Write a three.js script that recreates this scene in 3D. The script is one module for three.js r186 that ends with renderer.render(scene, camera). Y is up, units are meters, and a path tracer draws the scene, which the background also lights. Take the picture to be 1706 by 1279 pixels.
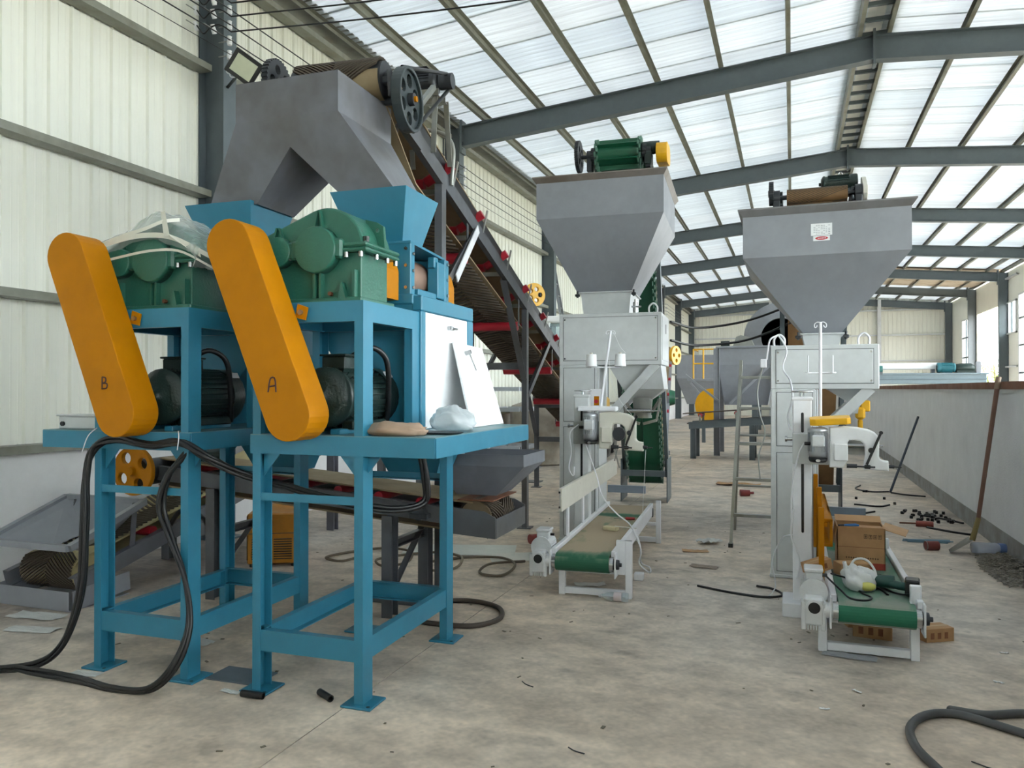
import * as THREE from 'three';
import { mergeGeometries } from 'three/addons/utils/BufferGeometryUtils.js';
import { FontLoader } from 'three/addons/loaders/FontLoader.js';
import { TextGeometry } from 'three/addons/geometries/TextGeometry.js';

// ---------- camera, sky, exposure ----------
const scene = new THREE.Scene();
const EYE = 1.6;
const camera = new THREE.PerspectiveCamera(2 * Math.atan(639.5 / 1281) * 180 / Math.PI, 1706 / 1279, 0.05, 400);
camera.position.set(0, EYE, 0);
camera.rotation.set(0, 0, 0);
camera.rotation.order = 'YXZ';
camera.rotation.y = THREE.MathUtils.degToRad(20.03);
camera.rotation.x = Math.atan(8.5 / 1281);
scene.background = new THREE.Color().setRGB(1.0, 1.02, 1.05);      // an even overcast sky
scene.backgroundIntensity = 1.0;
const renderer = new THREE.WebGLRenderer({ antialias: true });
renderer.toneMapping = THREE.LinearToneMapping;
renderer.toneMappingExposure = 14.6;
renderer.shadowMap.enabled = true;

// ---------- small library ----------
const R = Math.PI / 180, PI = Math.PI;
const V = (x, y, z) => new THREE.Vector3(x, y, z);
function rng(seed) { let s = seed >>> 0; return () => { s = (s + 0x6D2B79F5) | 0; let t = Math.imul(s ^ (s >>> 15), 1 | s); t = (t + Math.imul(t ^ (t >>> 7), 61 | t)) ^ t; return ((t ^ (t >>> 14)) >>> 0) / 4294967296; }; }
const taken = {};
function numbered(n) { const k = taken[n] = (taken[n] ?? -1) + 1; return k ? `${n}_${String(k).padStart(3, '0')}` : n; }
function prep(g, keep) {
  if (g.index) g = g.toNonIndexed();
  for (const k of Object.keys(g.attributes)) if (k !== 'position' && k !== 'normal' && !(keep && k === 'uv')) g.deleteAttribute(k);
  if (!g.attributes.normal) g.computeVertexNormals();
  g.morphAttributes = {}; g.clearGroups();
  return g;
}
function boxUV(g) {                                                  // uv in metres, across the axis each face looks along
  const p = g.attributes.position, uv = new Float32Array(p.count * 2), a = V(), b = V(), c = V(), n = V();
  for (let i = 0; i < p.count; i += 3) {
    a.fromBufferAttribute(p, i); b.fromBufferAttribute(p, i + 1); c.fromBufferAttribute(p, i + 2);
    n.copy(b).sub(a).cross(c.clone().sub(a));
    const x = Math.abs(n.x), y = Math.abs(n.y), z = Math.abs(n.z);
    [a, b, c].forEach((q, k) => { const o = (i + k) * 2; if (x >= y && x >= z) { uv[o] = q.z; uv[o + 1] = q.y; } else if (y >= z) { uv[o] = q.x; uv[o + 1] = q.z; } else { uv[o] = q.x; uv[o + 1] = q.y; } });
  }
  g.setAttribute('uv', new THREE.BufferAttribute(uv, 2));
  return g;
}
function join(gs, keep) { const list = (Array.isArray(gs) ? gs : [gs]).flat(9).map((g) => prep(g, keep)); const m = list.length > 1 ? mergeGeometries(list) : list[0]; return keep ? m : boxUV(m); }
function obj(name, gs, mat, parent = scene, keep = false) {
  const m = new THREE.Mesh(join(gs, keep), mat);
  m.name = parent === scene ? numbered(name) : name; m.castShadow = m.receiveShadow = true; parent.add(m); return m;
}
function tag(o, label, category, group, kind) { o.userData = { label, category }; if (group) o.userData.group = group; if (kind) o.userData.kind = kind; return o; }
function thing(name, label, category, [x, y, z] = [0, 0, 0], turn = 0, group) {
  const o = new THREE.Group(); o.name = numbered(name); scene.add(o); o.position.set(x, y, z); o.rotation.y = turn;
  return tag(o, label, category, group);
}
function struct(name) { const o = new THREE.Group(); o.name = name; scene.add(o); o.userData = { kind: 'structure' }; return o; }
function stuff(o) { o.userData.kind = 'stuff'; return o; }
function again(m, name, parent, [x, y, z], rot) { const c = m.clone(); c.name = parent === scene ? numbered(name) : name; c.position.set(x, y, z); if (rot) c.rotation.set(...rot); parent.add(c); return c; }
// geometries
const move = (g, x, y, z) => g.translate(x, y, z);
const bx = (x0, x1, y0, y1, z0, z1) => new THREE.BoxGeometry(Math.abs(x1 - x0), Math.abs(y1 - y0), Math.abs(z1 - z0)).translate((x0 + x1) / 2, (y0 + y1) / 2, (z0 + z1) / 2);
function cb(x0, x1, y0, y1, z0, z1, c = 0.006) {                     // box with chamfered edges
  const hx = Math.abs(x1 - x0) / 2, hy = Math.abs(y1 - y0) / 2, hz = Math.abs(z1 - z0) / 2; c = Math.min(c, hx * 0.8, hy * 0.8, hz * 0.8);
  const pos = [], quad = (a, b, d, e) => pos.push(...a, ...b, ...d, ...a, ...d, ...e);
  const P = (sx, sy, sz, ax) => [sx * (hx - (ax === 0 ? 0 : c)), sy * (hy - (ax === 1 ? 0 : c)), sz * (hz - (ax === 2 ? 0 : c))];
  for (const ax of [0, 1, 2]) for (const s of [-1, 1]) {
    const u = (ax + 1) % 3, v = (ax + 2) % 3, at = (a, b) => { const q = [0, 0, 0]; q[ax] = s; q[u] = a; q[v] = b; return P(...q, ax); };
    s > 0 ? quad(at(-1, -1), at(1, -1), at(1, 1), at(-1, 1)) : quad(at(-1, -1), at(-1, 1), at(1, 1), at(1, -1));
  }
  for (const ax of [0, 1, 2]) { const u = (ax + 1) % 3, v = (ax + 2) % 3; for (const su of [-1, 1]) for (const sv of [-1, 1]) {
    const at = (e, f) => { const q = [0, 0, 0]; q[ax] = e; q[u] = su; q[v] = sv; return P(...q, f); };
    su * sv > 0 ? quad(at(-1, u), at(1, u), at(1, v), at(-1, v)) : quad(at(-1, u), at(-1, v), at(1, v), at(1, u));
  } }
  for (const sx of [-1, 1]) for (const sy of [-1, 1]) for (const sz of [-1, 1]) { const a = P(sx, sy, sz, 0), b = P(sx, sy, sz, 1), d = P(sx, sy, sz, 2); pos.push(...a, ...(sx * sy * sz > 0 ? [...b, ...d] : [...d, ...b])); }
  const g = new THREE.BufferGeometry(); g.setAttribute('position', new THREE.Float32BufferAttribute(pos, 3)); g.computeVertexNormals();
  return g.translate((x0 + x1) / 2, (y0 + y1) / 2, (z0 + z1) / 2);
}
function cyl(a, b, r, r2 = r, seg = 20, open = false) {              // cylinder or cone between two points
  const d = V().subVectors(b, a), g = new THREE.CylinderGeometry(r2, r, d.length(), seg, 1, open);
  g.applyQuaternion(new THREE.Quaternion().setFromUnitVectors(V(0, 1, 0), d.clone().normalize()));
  return g.translate((a.x + b.x) / 2, (a.y + b.y) / 2, (a.z + b.z) / 2);
}
const tube = (pts, r, n = 48, seg = 8, closed = false) => new THREE.TubeGeometry(new THREE.CatmullRomCurve3(pts.map((p) => p.isVector3 ? p : V(...p)), closed, 'centripetal'), n, r, seg, closed);
const tubeCap = (pts, r, n = 48, seg = 8) => { const q = pts.map((p) => p.isVector3 ? p : V(...p)); return [tube(q, r, n, seg), new THREE.SphereGeometry(r, seg, 6).translate(...q[0].toArray()), new THREE.SphereGeometry(r, seg, 6).translate(...q[q.length - 1].toArray())]; };
function shape(pts, holes = []) { const s = new THREE.Shape(pts.map(([x, y]) => new THREE.Vector2(x, y))); for (const h of holes) s.holes.push(new THREE.Path(h.map(([x, y]) => new THREE.Vector2(x, y)))); return s; }
const ring = (cx, cy, r, n = 24, a0 = 0) => Array.from({ length: n }, (_, i) => [cx + r * Math.cos(a0 + i / n * 2 * PI), cy + r * Math.sin(a0 + i / n * 2 * PI)]);
function slab(pts, z0, z1, holes = [], bevel = 0) {                  // outline in xy, thick along z
  const g = new THREE.ExtrudeGeometry(shape(pts, holes), { depth: z1 - z0 - 2 * bevel, bevelEnabled: bevel > 0, bevelThickness: bevel, bevelSize: bevel, bevelOffset: -bevel, bevelSegments: 2, curveSegments: 1 });
  return g.translate(0, 0, z0 + bevel);
}
const yz = (g) => g.applyMatrix4(new THREE.Matrix4().set(0, 0, 1, 0, 0, 1, 0, 0, -1, 0, 0, 0, 0, 0, 0, 1));   // (x,y,z) -> (z, y, -x)
function bar(profile, a, b, up = V(0, 1, 0), holes) {                // profile [side, up] swept straight from a to b
  const d = V().subVectors(b, a), L = d.length(); d.normalize();
  const t = up.clone().addScaledVector(d, -up.dot(d)).normalize(), s = V().crossVectors(t, d);
  const g = new THREE.ExtrudeGeometry(shape(profile, holes), { depth: L, bevelEnabled: false });
  return g.applyMatrix4(new THREE.Matrix4().makeBasis(s, t, d)).translate(a.x, a.y, a.z);
}
const rect = (w, h) => [[-w / 2, -h / 2], [w / 2, -h / 2], [w / 2, h / 2], [-w / 2, h / 2]];
const chan = (w, h, t = 0.008, f = 1) => { const p = [[-w / 2, -h / 2], [w / 2, -h / 2], [w / 2, -h / 2 + t], [-w / 2 + t, -h / 2 + t], [-w / 2 + t, h / 2 - t], [w / 2, h / 2 - t], [w / 2, h / 2], [-w / 2, h / 2]]; return f > 0 ? p : p.map(([x, y]) => [-x, y]).reverse(); };
const angl = (w, h, t = 0.006, f = 1) => { const p = [[-w / 2, -h / 2], [w / 2, -h / 2], [w / 2, -h / 2 + t], [-w / 2 + t, -h / 2 + t], [-w / 2 + t, h / 2], [-w / 2, h / 2]]; return f > 0 ? p : p.map(([x, y]) => [-x, y]).reverse(); };
const ibeam = (w, h, tf = 0.012, tw = 0.008) => [[-w / 2, -h / 2], [w / 2, -h / 2], [w / 2, -h / 2 + tf], [tw / 2, -h / 2 + tf], [tw / 2, h / 2 - tf], [w / 2, h / 2 - tf], [w / 2, h / 2], [-w / 2, h / 2], [-w / 2, h / 2 - tf], [-tw / 2, h / 2 - tf], [-tw / 2, -h / 2 + tf], [-w / 2, -h / 2 + tf]];
function quads(list) { const pos = []; for (const [a, b, c, d] of list) pos.push(...a, ...b, ...c, ...a, ...c, ...d); const g = new THREE.BufferGeometry(); g.setAttribute('position', new THREE.Float32BufferAttribute(pos, 3)); g.computeVertexNormals(); return g; }
function shell(rings, t = 0.006) {                                   // sheet-metal funnel: rings [x0,x1,z0,z1,y] from top to bottom, open both ends, t thick
  const C = ([x0, x1, z0, z1, y], o) => [[x0 + o, y, z1 - o], [x1 - o, y, z1 - o], [x1 - o, y, z0 + o], [x0 + o, y, z0 + o]];
  const out = rings.map((r) => C(r, 0)), inn = rings.map((r) => C(r, t)), L = [];
  for (let i = 0; i + 1 < rings.length; i++) for (let k = 0; k < 4; k++) { const m = (k + 1) % 4; L.push([out[i + 1][k], out[i + 1][m], out[i][m], out[i][k]]); L.push([inn[i][k], inn[i][m], inn[i + 1][m], inn[i + 1][k]]); }
  const e = rings.length - 1; for (let k = 0; k < 4; k++) { const m = (k + 1) % 4; L.push([out[0][k], out[0][m], inn[0][m], inn[0][k]]); L.push([inn[e][k], inn[e][m], out[e][m], out[e][k]]); }
  return quads(L);
}
const lathe = (pts, seg = 28) => new THREE.LatheGeometry(pts.map(([r, y]) => new THREE.Vector2(Math.max(r, 1e-4), y)), seg);
const alongX = (g) => g.rotateZ(-PI / 2), alongZ = (g) => g.rotateX(PI / 2);
function bolt(p, dir, r = 0.011, h = 0.01) { const q = p.clone().addScaledVector(dir, h); return cyl(p, q, r, r, 6); }
function gear(r, w, teeth, hub = 0.3, spokes = 5, bore = 0.08, depth = 0.06) {   // toothed wheel, axis z
  const o = []; for (let i = 0; i < teeth; i++) { const a = i / teeth * 2 * PI, s = 2 * PI / teeth; for (const [f, q] of [[-0.25, 1], [0.22, 1], [0.3, 1 - depth], [0.68, 1 - depth]]) o.push([r * q * Math.cos(a + f * s), r * q * Math.sin(a + f * s)]); }
  const h = []; if (spokes) for (let i = 0; i < spokes; i++) { const a = (i + 0.5) / spokes * 2 * PI; h.push(ring(r * 0.55 * Math.cos(a), r * 0.55 * Math.sin(a), r * 0.2 * Math.min(1, 5 / spokes), 14).reverse()); }
  return [slab(o, -w / 2, w / 2, h), alongZ(new THREE.CylinderGeometry(r * hub, r * hub, w * 1.4, 18))];
}
function motor(L, r, finn = 18, seg = 24) {                          // finned motor, axis z, drive end at +z; returns {body, fins, cover, box}
  const body = alongZ(lathe([[0, -L / 2], [r * 0.86, -L / 2], [r * 0.9, -L / 2 + 0.01], [r * 0.9, L / 2 - L * 0.12], [r * 0.98, L / 2 - L * 0.12], [r * 0.98, L / 2 - L * 0.06], [r * 0.6, L / 2], [r * 0.22, L / 2], [r * 0.22, L / 2 + L * 0.06], [0, L / 2 + L * 0.06]], seg));
  const fins = []; for (let i = 0; i < finn; i++) { const a = (i + 0.5) / finn * 2 * PI; fins.push(new THREE.BoxGeometry(r * 0.14, r * 0.03, L * 0.6).translate(r * 0.95, 0, 0).rotateZ(a)); }
  const cover = alongZ(lathe([[r * 0.5, -L / 2 - L * 0.06], [r * 0.92, -L / 2 - L * 0.05], [r * 1.02, -L / 2 - L * 0.01], [r * 1.02, -L / 2 + L * 0.16], [r * 0.97, -L / 2 + L * 0.16], [r * 0.97, -L / 2], [r * 0.5, -L / 2 - L * 0.03], [r * 0.5, -L / 2 - L * 0.06]], seg));
  const box = [cb(-r * 0.45, r * 0.45, r * 0.9, r * 1.35, -L * 0.12, L * 0.2, 0.008), cb(-r * 0.5, r * 0.5, r * 1.35, r * 1.42, -L * 0.14, L * 0.22, 0.004)];
  return { body, fins, cover, box };
}
const at = (gs, m) => [gs].flat(9).map((g) => g.applyMatrix4(m));
const M4 = (x, y, z, ry = 0, rx = 0, rz = 0) => new THREE.Matrix4().compose(V(x, y, z), new THREE.Quaternion().setFromEuler(new THREE.Euler(rx, ry, rz, 'YXZ')), V(1, 1, 1));

// ---------- textures ----------
function lattice(seed, n) { const r = rng(seed), a = new Float32Array(n * n); for (let i = 0; i < a.length; i++) a[i] = r(); return a; }
function layered(seed, octaves, nx0, ny0, grow = 2, fall = 0.55) {   // repeating value noise on the unit square; nx0, ny0: cells of the coarsest layer
  const L = []; let nx = nx0, ny = ny0, w = 1, tot = 0; for (let o = 0; o < octaves; o++) { const r = rng(seed + o * 131), a = new Float32Array(nx * ny); for (let i = 0; i < a.length; i++) a[i] = r(); L.push([nx, ny, a, w]); tot += w; nx *= grow; ny *= grow; w *= fall; }
  return (u, v) => { let s = 0; for (const [x, y, a, w] of L) { const fx = u * x, fy = v * y; let i = Math.floor(fx), j = Math.floor(fy); let p = fx - i, q = fy - j; p = p * p * (3 - 2 * p); q = q * q * (3 - 2 * q); i = ((i % x) + x) % x; j = ((j % y) + y) % y; const i2 = (i + 1) % x, j2 = (j + 1) % y; s += w * ((a[j * x + i] * (1 - p) + a[j * x + i2] * p) * (1 - q) + (a[j2 * x + i] * (1 - p) + a[j2 * x + i2] * p) * q); } return s / tot; };
}
function tex(w, h, metres, f, srgb = true, metresV = metres) {        // f(u,v) -> [r,g,b] 0..1 (as seen) or a grey
  const d = new Uint8Array(w * h * 4);
  for (let j = 0; j < h; j++) for (let i = 0; i < w; i++) { let c = f((i + 0.5) / w, (j + 0.5) / h); if (typeof c === 'number') c = [c, c, c]; const o = (j * w + i) * 4; for (let k = 0; k < 3; k++) d[o + k] = Math.max(0, Math.min(255, c[k] * 255)); d[o + 3] = c[3] === undefined ? 255 : c[3] * 255; }
  const t = new THREE.DataTexture(d, w, h); t.magFilter = THREE.LinearFilter; t.minFilter = THREE.LinearMipmapLinearFilter; t.generateMipmaps = true; t.wrapS = t.wrapT = THREE.RepeatWrapping; if (srgb) t.colorSpace = THREE.SRGBColorSpace; t.repeat.set(1 / metres, 1 / metresV); t.needsUpdate = true; return t;
}
const nA = layered(11, 5, 4, 4), nB = layered(57, 5, 6, 6), nC = layered(91, 4, 24, 24);
const paintMap = tex(256, 256, 1.3, (u, v) => 0.95 + 0.1 * (nA(u, v) - 0.5) + 0.05 * (nC(u, v) - 0.5));
const grimeMap = tex(512, 512, 1.7, (u, v) => { const n = nA(u, v), m = nC(u, v), k = Math.max(0, n - 0.5) * 1.3; return [0.93 - k * 0.35 + 0.1 * (m - 0.5), 0.92 - k * 0.42 + 0.1 * (m - 0.5), 0.9 - k * 0.52 + 0.1 * (m - 0.5)]; });
const roughMap = tex(256, 256, 0.9, (u, v) => 0.8 + 0.35 * (nB(u, v) - 0.5), false);
const castBump = tex(256, 256, 0.25, (u, v) => nC(u, v), false);
const hex = (h) => new THREE.Color(h);
function paint(color, rough = 0.5, o = {}) { return new THREE.MeshPhysicalMaterial({ color: hex(color), roughness: rough, roughnessMap: roughMap, map: o.clean ? null : (o.grime ? grimeMap : paintMap), metalness: o.metal ?? 0, bumpMap: o.cast ? castBump : null, bumpScale: o.cast ? 0.0015 : 1, specularIntensity: o.spec ?? 1, clearcoat: o.coat ?? 0, clearcoatRoughness: 0.3 }); }
const M = {
  blue: paint('#307e99', 0.5), yellow: paint('#b97600', 0.6, { spec: 0.35 }), brightYellow: paint('#f0b41a', 0.5), green: paint('#2f6a58', 0.45, { cast: true }),
  grey: paint('#757983', 0.5, { grime: true }), steelGrey: paint('#5d6168', 0.5, { grime: true }), frame: paint('#626c70', 0.55), darkFrame: paint('#4a5258', 0.55), purlin: paint('#8d9086', 0.6, { grime: true }),
  hopper: paint('#93969c', 0.48), cabinet: paint('#d5d8d8', 0.45), white: paint('#f1f2f6', 0.4), plainWhite: paint('#f4f5f6', 0.5), cream: paint('#dcd9cc', 0.4), galv: paint('#a9adab', 0.42, { grime: true, metal: 0.55 }),
  alu: paint('#b9bcc0', 0.38, { metal: 0.75 }), castAlu: paint('#dfe1e3', 0.42, { metal: 0.25, cast: true }), iron: paint('#3b3e42', 0.5, { metal: 0.3 }), black: paint('#1a1b1d', 0.45), rubber: paint('#151618', 0.45), motor: paint('#22332f', 0.45, { cast: true }),
  red: paint('#b02032', 0.5), beltGreen: paint('#1c5f43', 0.5), rust: paint('#7d5039', 0.8, { grime: true }), brownBelt: paint('#8a6a46', 0.75, { grime: true }), belt: paint('#5b5348', 0.8, { grime: true }), steel: paint('#b7b9ba', 0.3, { metal: 0.9 }), chrome: paint('#d0d2d4', 0.18, { metal: 1, clean: true }),
};

// ---------- the hall ----------
const RIDGE = 1.18, WL = -6, WR = 8.3, ZB = -48.5, ZF = 10.5, SLOPE = 0.086;
const FRAMES = [-48.2, -42.35, -36.5, -30.6, -24.7, -18.75, -12.85, -6.7, -0.8, 5.1];
const topY = (x) => 6.97 - SLOPE * Math.abs(x - RIDGE);              // upper edge of the rafters
{ // floor: two cast strips with a sawn joint between them
  const fa = layered(3, 6, 4, 4), fb = layered(8, 5, 5, 14), fc = layered(21, 5, 70, 90), fd = layered(33, 5, 3, 3), fe = layered(44, 4, 22, 40), fg = layered(62, 2, 420, 420);
  const map = tex(2048, 2048, 9.5, (u, v) => {
    const n = fa(u, v), s = fb(u, v), g = fc(u, v), d = fd(u + 0.3, v), w = fe(u, v), x = fg(u, v);
    let k = 0.755 + 0.2 * (n - 0.5) + 0.12 * (s - 0.5) + 0.26 * (g - 0.5) + 0.16 * (w - 0.5) + 0.1 * (x - 0.5);
    const dark = Math.max(0, d - 0.54) * 0.75 + Math.max(0, w - 0.66) * 0.8 + Math.max(0, g - 0.72) * 0.9, pale = Math.max(0, 0.42 - n) * 0.4, tint = 0.09 * (fa(v + 0.4, u) - 0.5);
    k = k - dark + pale; return [k * (1.035 + tint), k * 0.965, k * (0.885 - tint)];
  });
  const bump = tex(1024, 1024, 2.6, (u, v) => 0.6 * nC(u, v) + 0.4 * nB(u, v), false);
  const conc = new THREE.MeshPhysicalMaterial({ map, roughness: 0.72, roughnessMap: roughMap, bumpMap: bump, bumpScale: 0.004 });
  const floor = struct('floor');
  obj('slab', bx(WL - 0.3, -2.124, -0.2, 0, ZB - 0.3, ZF + 0.3), conc, floor); obj('slab', bx(-2.118, WR + 0.3, -0.2, 0, ZB - 0.3, ZF + 0.3), conc, floor);
  obj('joint_filler', bx(-2.124, -2.118, -0.2, -0.004, ZB - 0.3, ZF + 0.3), M.iron, floor);
}
const streak = layered(71, 4, 40, 2), blot = layered(72, 5, 5, 5);
const panelMap = tex(512, 512, 3.1, (u, v) => { const k = 0.955 + 0.05 * (streak(u, v) - 0.5) + 0.03 * (blot(u, v) - 0.5); return [k, k, k * 0.985]; });
const wallMat = new THREE.MeshPhysicalMaterial({ color: hex('#f3f3ea'), map: panelMap, roughness: 0.5 });
function sheet(len, h, ribs = 4) {                                   // ribbed wall sheet in xy, ribs proud towards +z
  const p = len / ribs, pts = []; for (let i = 0; i < ribs; i++) { const x = i * p; for (const [a, b] of [[0, 0], [p * 0.3, 0], [p * 0.32, 0.004], [p * 0.36, 0.004], [p * 0.38, 0], [p * 0.62, 0], [p * 0.64, 0.004], [p * 0.68, 0.004], [p * 0.7, 0], [p - 0.04, 0], [p - 0.028, 0.026], [p - 0.012, 0.026]]) pts.push([x + a, b]); } pts.push([len, 0]);
  const q = [], o = pts; for (let i = 0; i + 1 < o.length; i++) { const [a, b] = o[i], [c, d] = o[i + 1]; q.push([[a, 0, b], [c, 0, d], [c, h, d], [a, h, b]], [[c, 0, d - 0.004], [a, 0, b - 0.004], [a, h, b - 0.004], [c, h, d - 0.004]]); }
  return quads(q);
}
function cladding(parent, from, to, y0, y1, place, step = 0.86) { const g = boxUV(prep(sheet(step, y1 - y0))), proto = new THREE.Mesh(g, wallMat); proto.castShadow = proto.receiveShadow = true; for (let s = from; s < to - 0.01; s += step) place(again(proto, 'wall_panel', parent, [0, y0, 0]), s); }
const plaster = new THREE.MeshPhysicalMaterial({ color: hex('#e3e4e6'), map: tex(512, 512, 2.3, (u, v) => { const k = 0.94 + 0.09 * (blot(u, v) - 0.5) + 0.03 * (nC(u, v) - 0.5); return [k, k, k]; }), bumpMap: castBump, bumpScale: 0.002, roughness: 0.85 });
const limewash = new THREE.MeshPhysicalMaterial({ color: hex('#ffffff'), map: plaster.map.clone(), roughness: 0.9 });
const girtC = chan(0.06, 0.16, 0.004);
{ // left wall: white block base, ribbed sheets, girts between the columns
  const w = struct('wall_left');
  obj('base_course', bx(WL - 0.24, WL + 0.02, 0, 1.06, ZB, ZF), limewash, w);
  cladding(w, ZB, ZF, 1.06, 6.42, (m, s) => { m.position.x = WL - 0.004; m.position.z = s; m.rotation.y = -PI / 2; m.position.z = s; m.rotation.y = PI / 2; m.position.z = s + 0.86; });
  obj('outer_skin', bx(WL - 0.24, WL - 0.16, 1.06, 6.5, ZB, ZF), wallMat, w);
  for (const y of [1.11, 2.37, 3.68, 5.02, 6.2]) for (let i = 0; i + 1 < FRAMES.length; i++) obj('girt', bar(chan(0.16, 0.07, 0.004, -1), V(WL + 0.11, y, FRAMES[i] + 0.11), V(WL + 0.11, y, FRAMES[i + 1] - 0.11)), M.purlin, w);
  obj('eave_closure', bx(WL - 0.16, WL + 0.03, 6.4, 6.57, ZB, ZF), wallMat, w);
  for (const x of [WL + 0.06]) obj('eave_gutter', bar(chan(0.22, 0.2, 0.004), V(x + 0.08, 6.46, ZB), V(x + 0.08, 6.46, ZF)), M.galv, w);
}
{ // rear wall
  const w = struct('wall_back'), z = ZB;
  cladding(w, WL, WR, 0, 7.0, (m, s) => { m.position.set(s, 0, z); });
  obj('outer_skin', bx(WL - 0.24, WR + 0.24, 0, 7.2, z - 0.2, z - 0.1), wallMat, w);
  for (const y of [1.75, 3.21, 4.66, 6.08]) obj('girt', bar(chan(0.16, 0.07, 0.004), V(WL, y, z + 0.11), V(WR, y, z + 0.11)), M.cabinet, w);
  for (const x of [-1.2, 4.65]) obj('wind_post', bar(ibeam(0.18, 0.22), V(x, 0, z + 0.3), V(x, topY(x), z + 0.3), V(0, 0, 1)), M.cabinet, w);
}
{ // front end, behind the camera
  const w = struct('wall_front'); obj('cladding', bx(WL - 0.24, WR + 0.24, 0, 7.0, ZF, ZF + 0.15), wallMat, w);
}
{ // right wall with windows and an open bay at the far end
  const w = struct('wall_right'), x = WR, seg = [];
  const put = (z0, z1, y0, y1) => { obj('cladding', bx(x, x + 0.1, y0, y1, z0, z1), wallMat, w); };
  put(ZB, -45.3, 0, 6.4); put(-45.3, -43.6, 0, 2.2); put(-45.3, -43.6, 5.15, 6.4); put(-43.6, -42.1, 0, 6.4);
  put(-42.1, -37.0, 5.15, 6.4);
  put(-37.0, -36.6, 0, 6.4); put(-36.6, -35.1, 0, 3.82); put(-36.6, -35.1, 5.15, 6.4); put(-35.1, -34.75, 0, 6.4);
  put(-34.75, ZF, 0, 1.15); put(-34.75, ZF, 5.3, 6.4);
  for (const y of [2.5, 6.1]) obj('girt', bar(chan(0.1, 0.07, 0.004), V(x - 0.06, y, -36.7), V(x - 0.06, y, -34.8)), M.cabinet, w);
  const glass = new THREE.MeshPhysicalMaterial({ color: hex('#f4f8f8'), transmission: 1, roughness: 0.05, thickness: 0 });
  let n = 1;
  const win = (z0, z1, y0, y1, bars, posts) => { const g = struct('window_' + n++); obj('window_frame', [bx(x - 0.06, x + 0.02, y0, y0 + 0.06, z0, z1), bx(x - 0.06, x + 0.02, y1 - 0.06, y1, z0, z1), bx(x - 0.06, x + 0.02, y0, y1, z0, z0 + 0.07), bx(x - 0.06, x + 0.02, y0, y1, z1 - 0.07, z1)], M.cabinet, g); for (const b of bars) obj('glazing_bar', bx(x - 0.05, x + 0.01, b - 0.035, b + 0.035, z0, z1), M.frame, g); for (const p of posts) obj('glazing_bar', bx(x - 0.05, x + 0.01, y0, y1, p - 0.035, p + 0.035), M.frame, g); const ys = [y0, ...bars, y1], zs = [z0, ...posts, z1]; for (let i = 0; i + 1 < ys.length; i++) for (let k = 0; k + 1 < zs.length; k++) obj('pane', bx(x - 0.022, x - 0.018, ys[i] + 0.03, ys[i + 1] - 0.03, zs[k] + 0.03, zs[k + 1] - 0.03), glass, g); };
  win(-45.3, -43.6, 2.2, 5.15, [3.2, 4.2], [-44.4]); win(-36.6, -35.1, 3.82, 5.15, [], [-35.85]);
  for (let k = 0; k < 7; k++) { const z = -34.75 + k * 6.45, e = Math.min(z + 6.45, ZF), q = (e - z) / 4; win(z, e, 1.15, 5.3, [2.23, 3.3, 4.35], [z + q, z + 2 * q, z + 3 * q]); }
}
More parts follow.
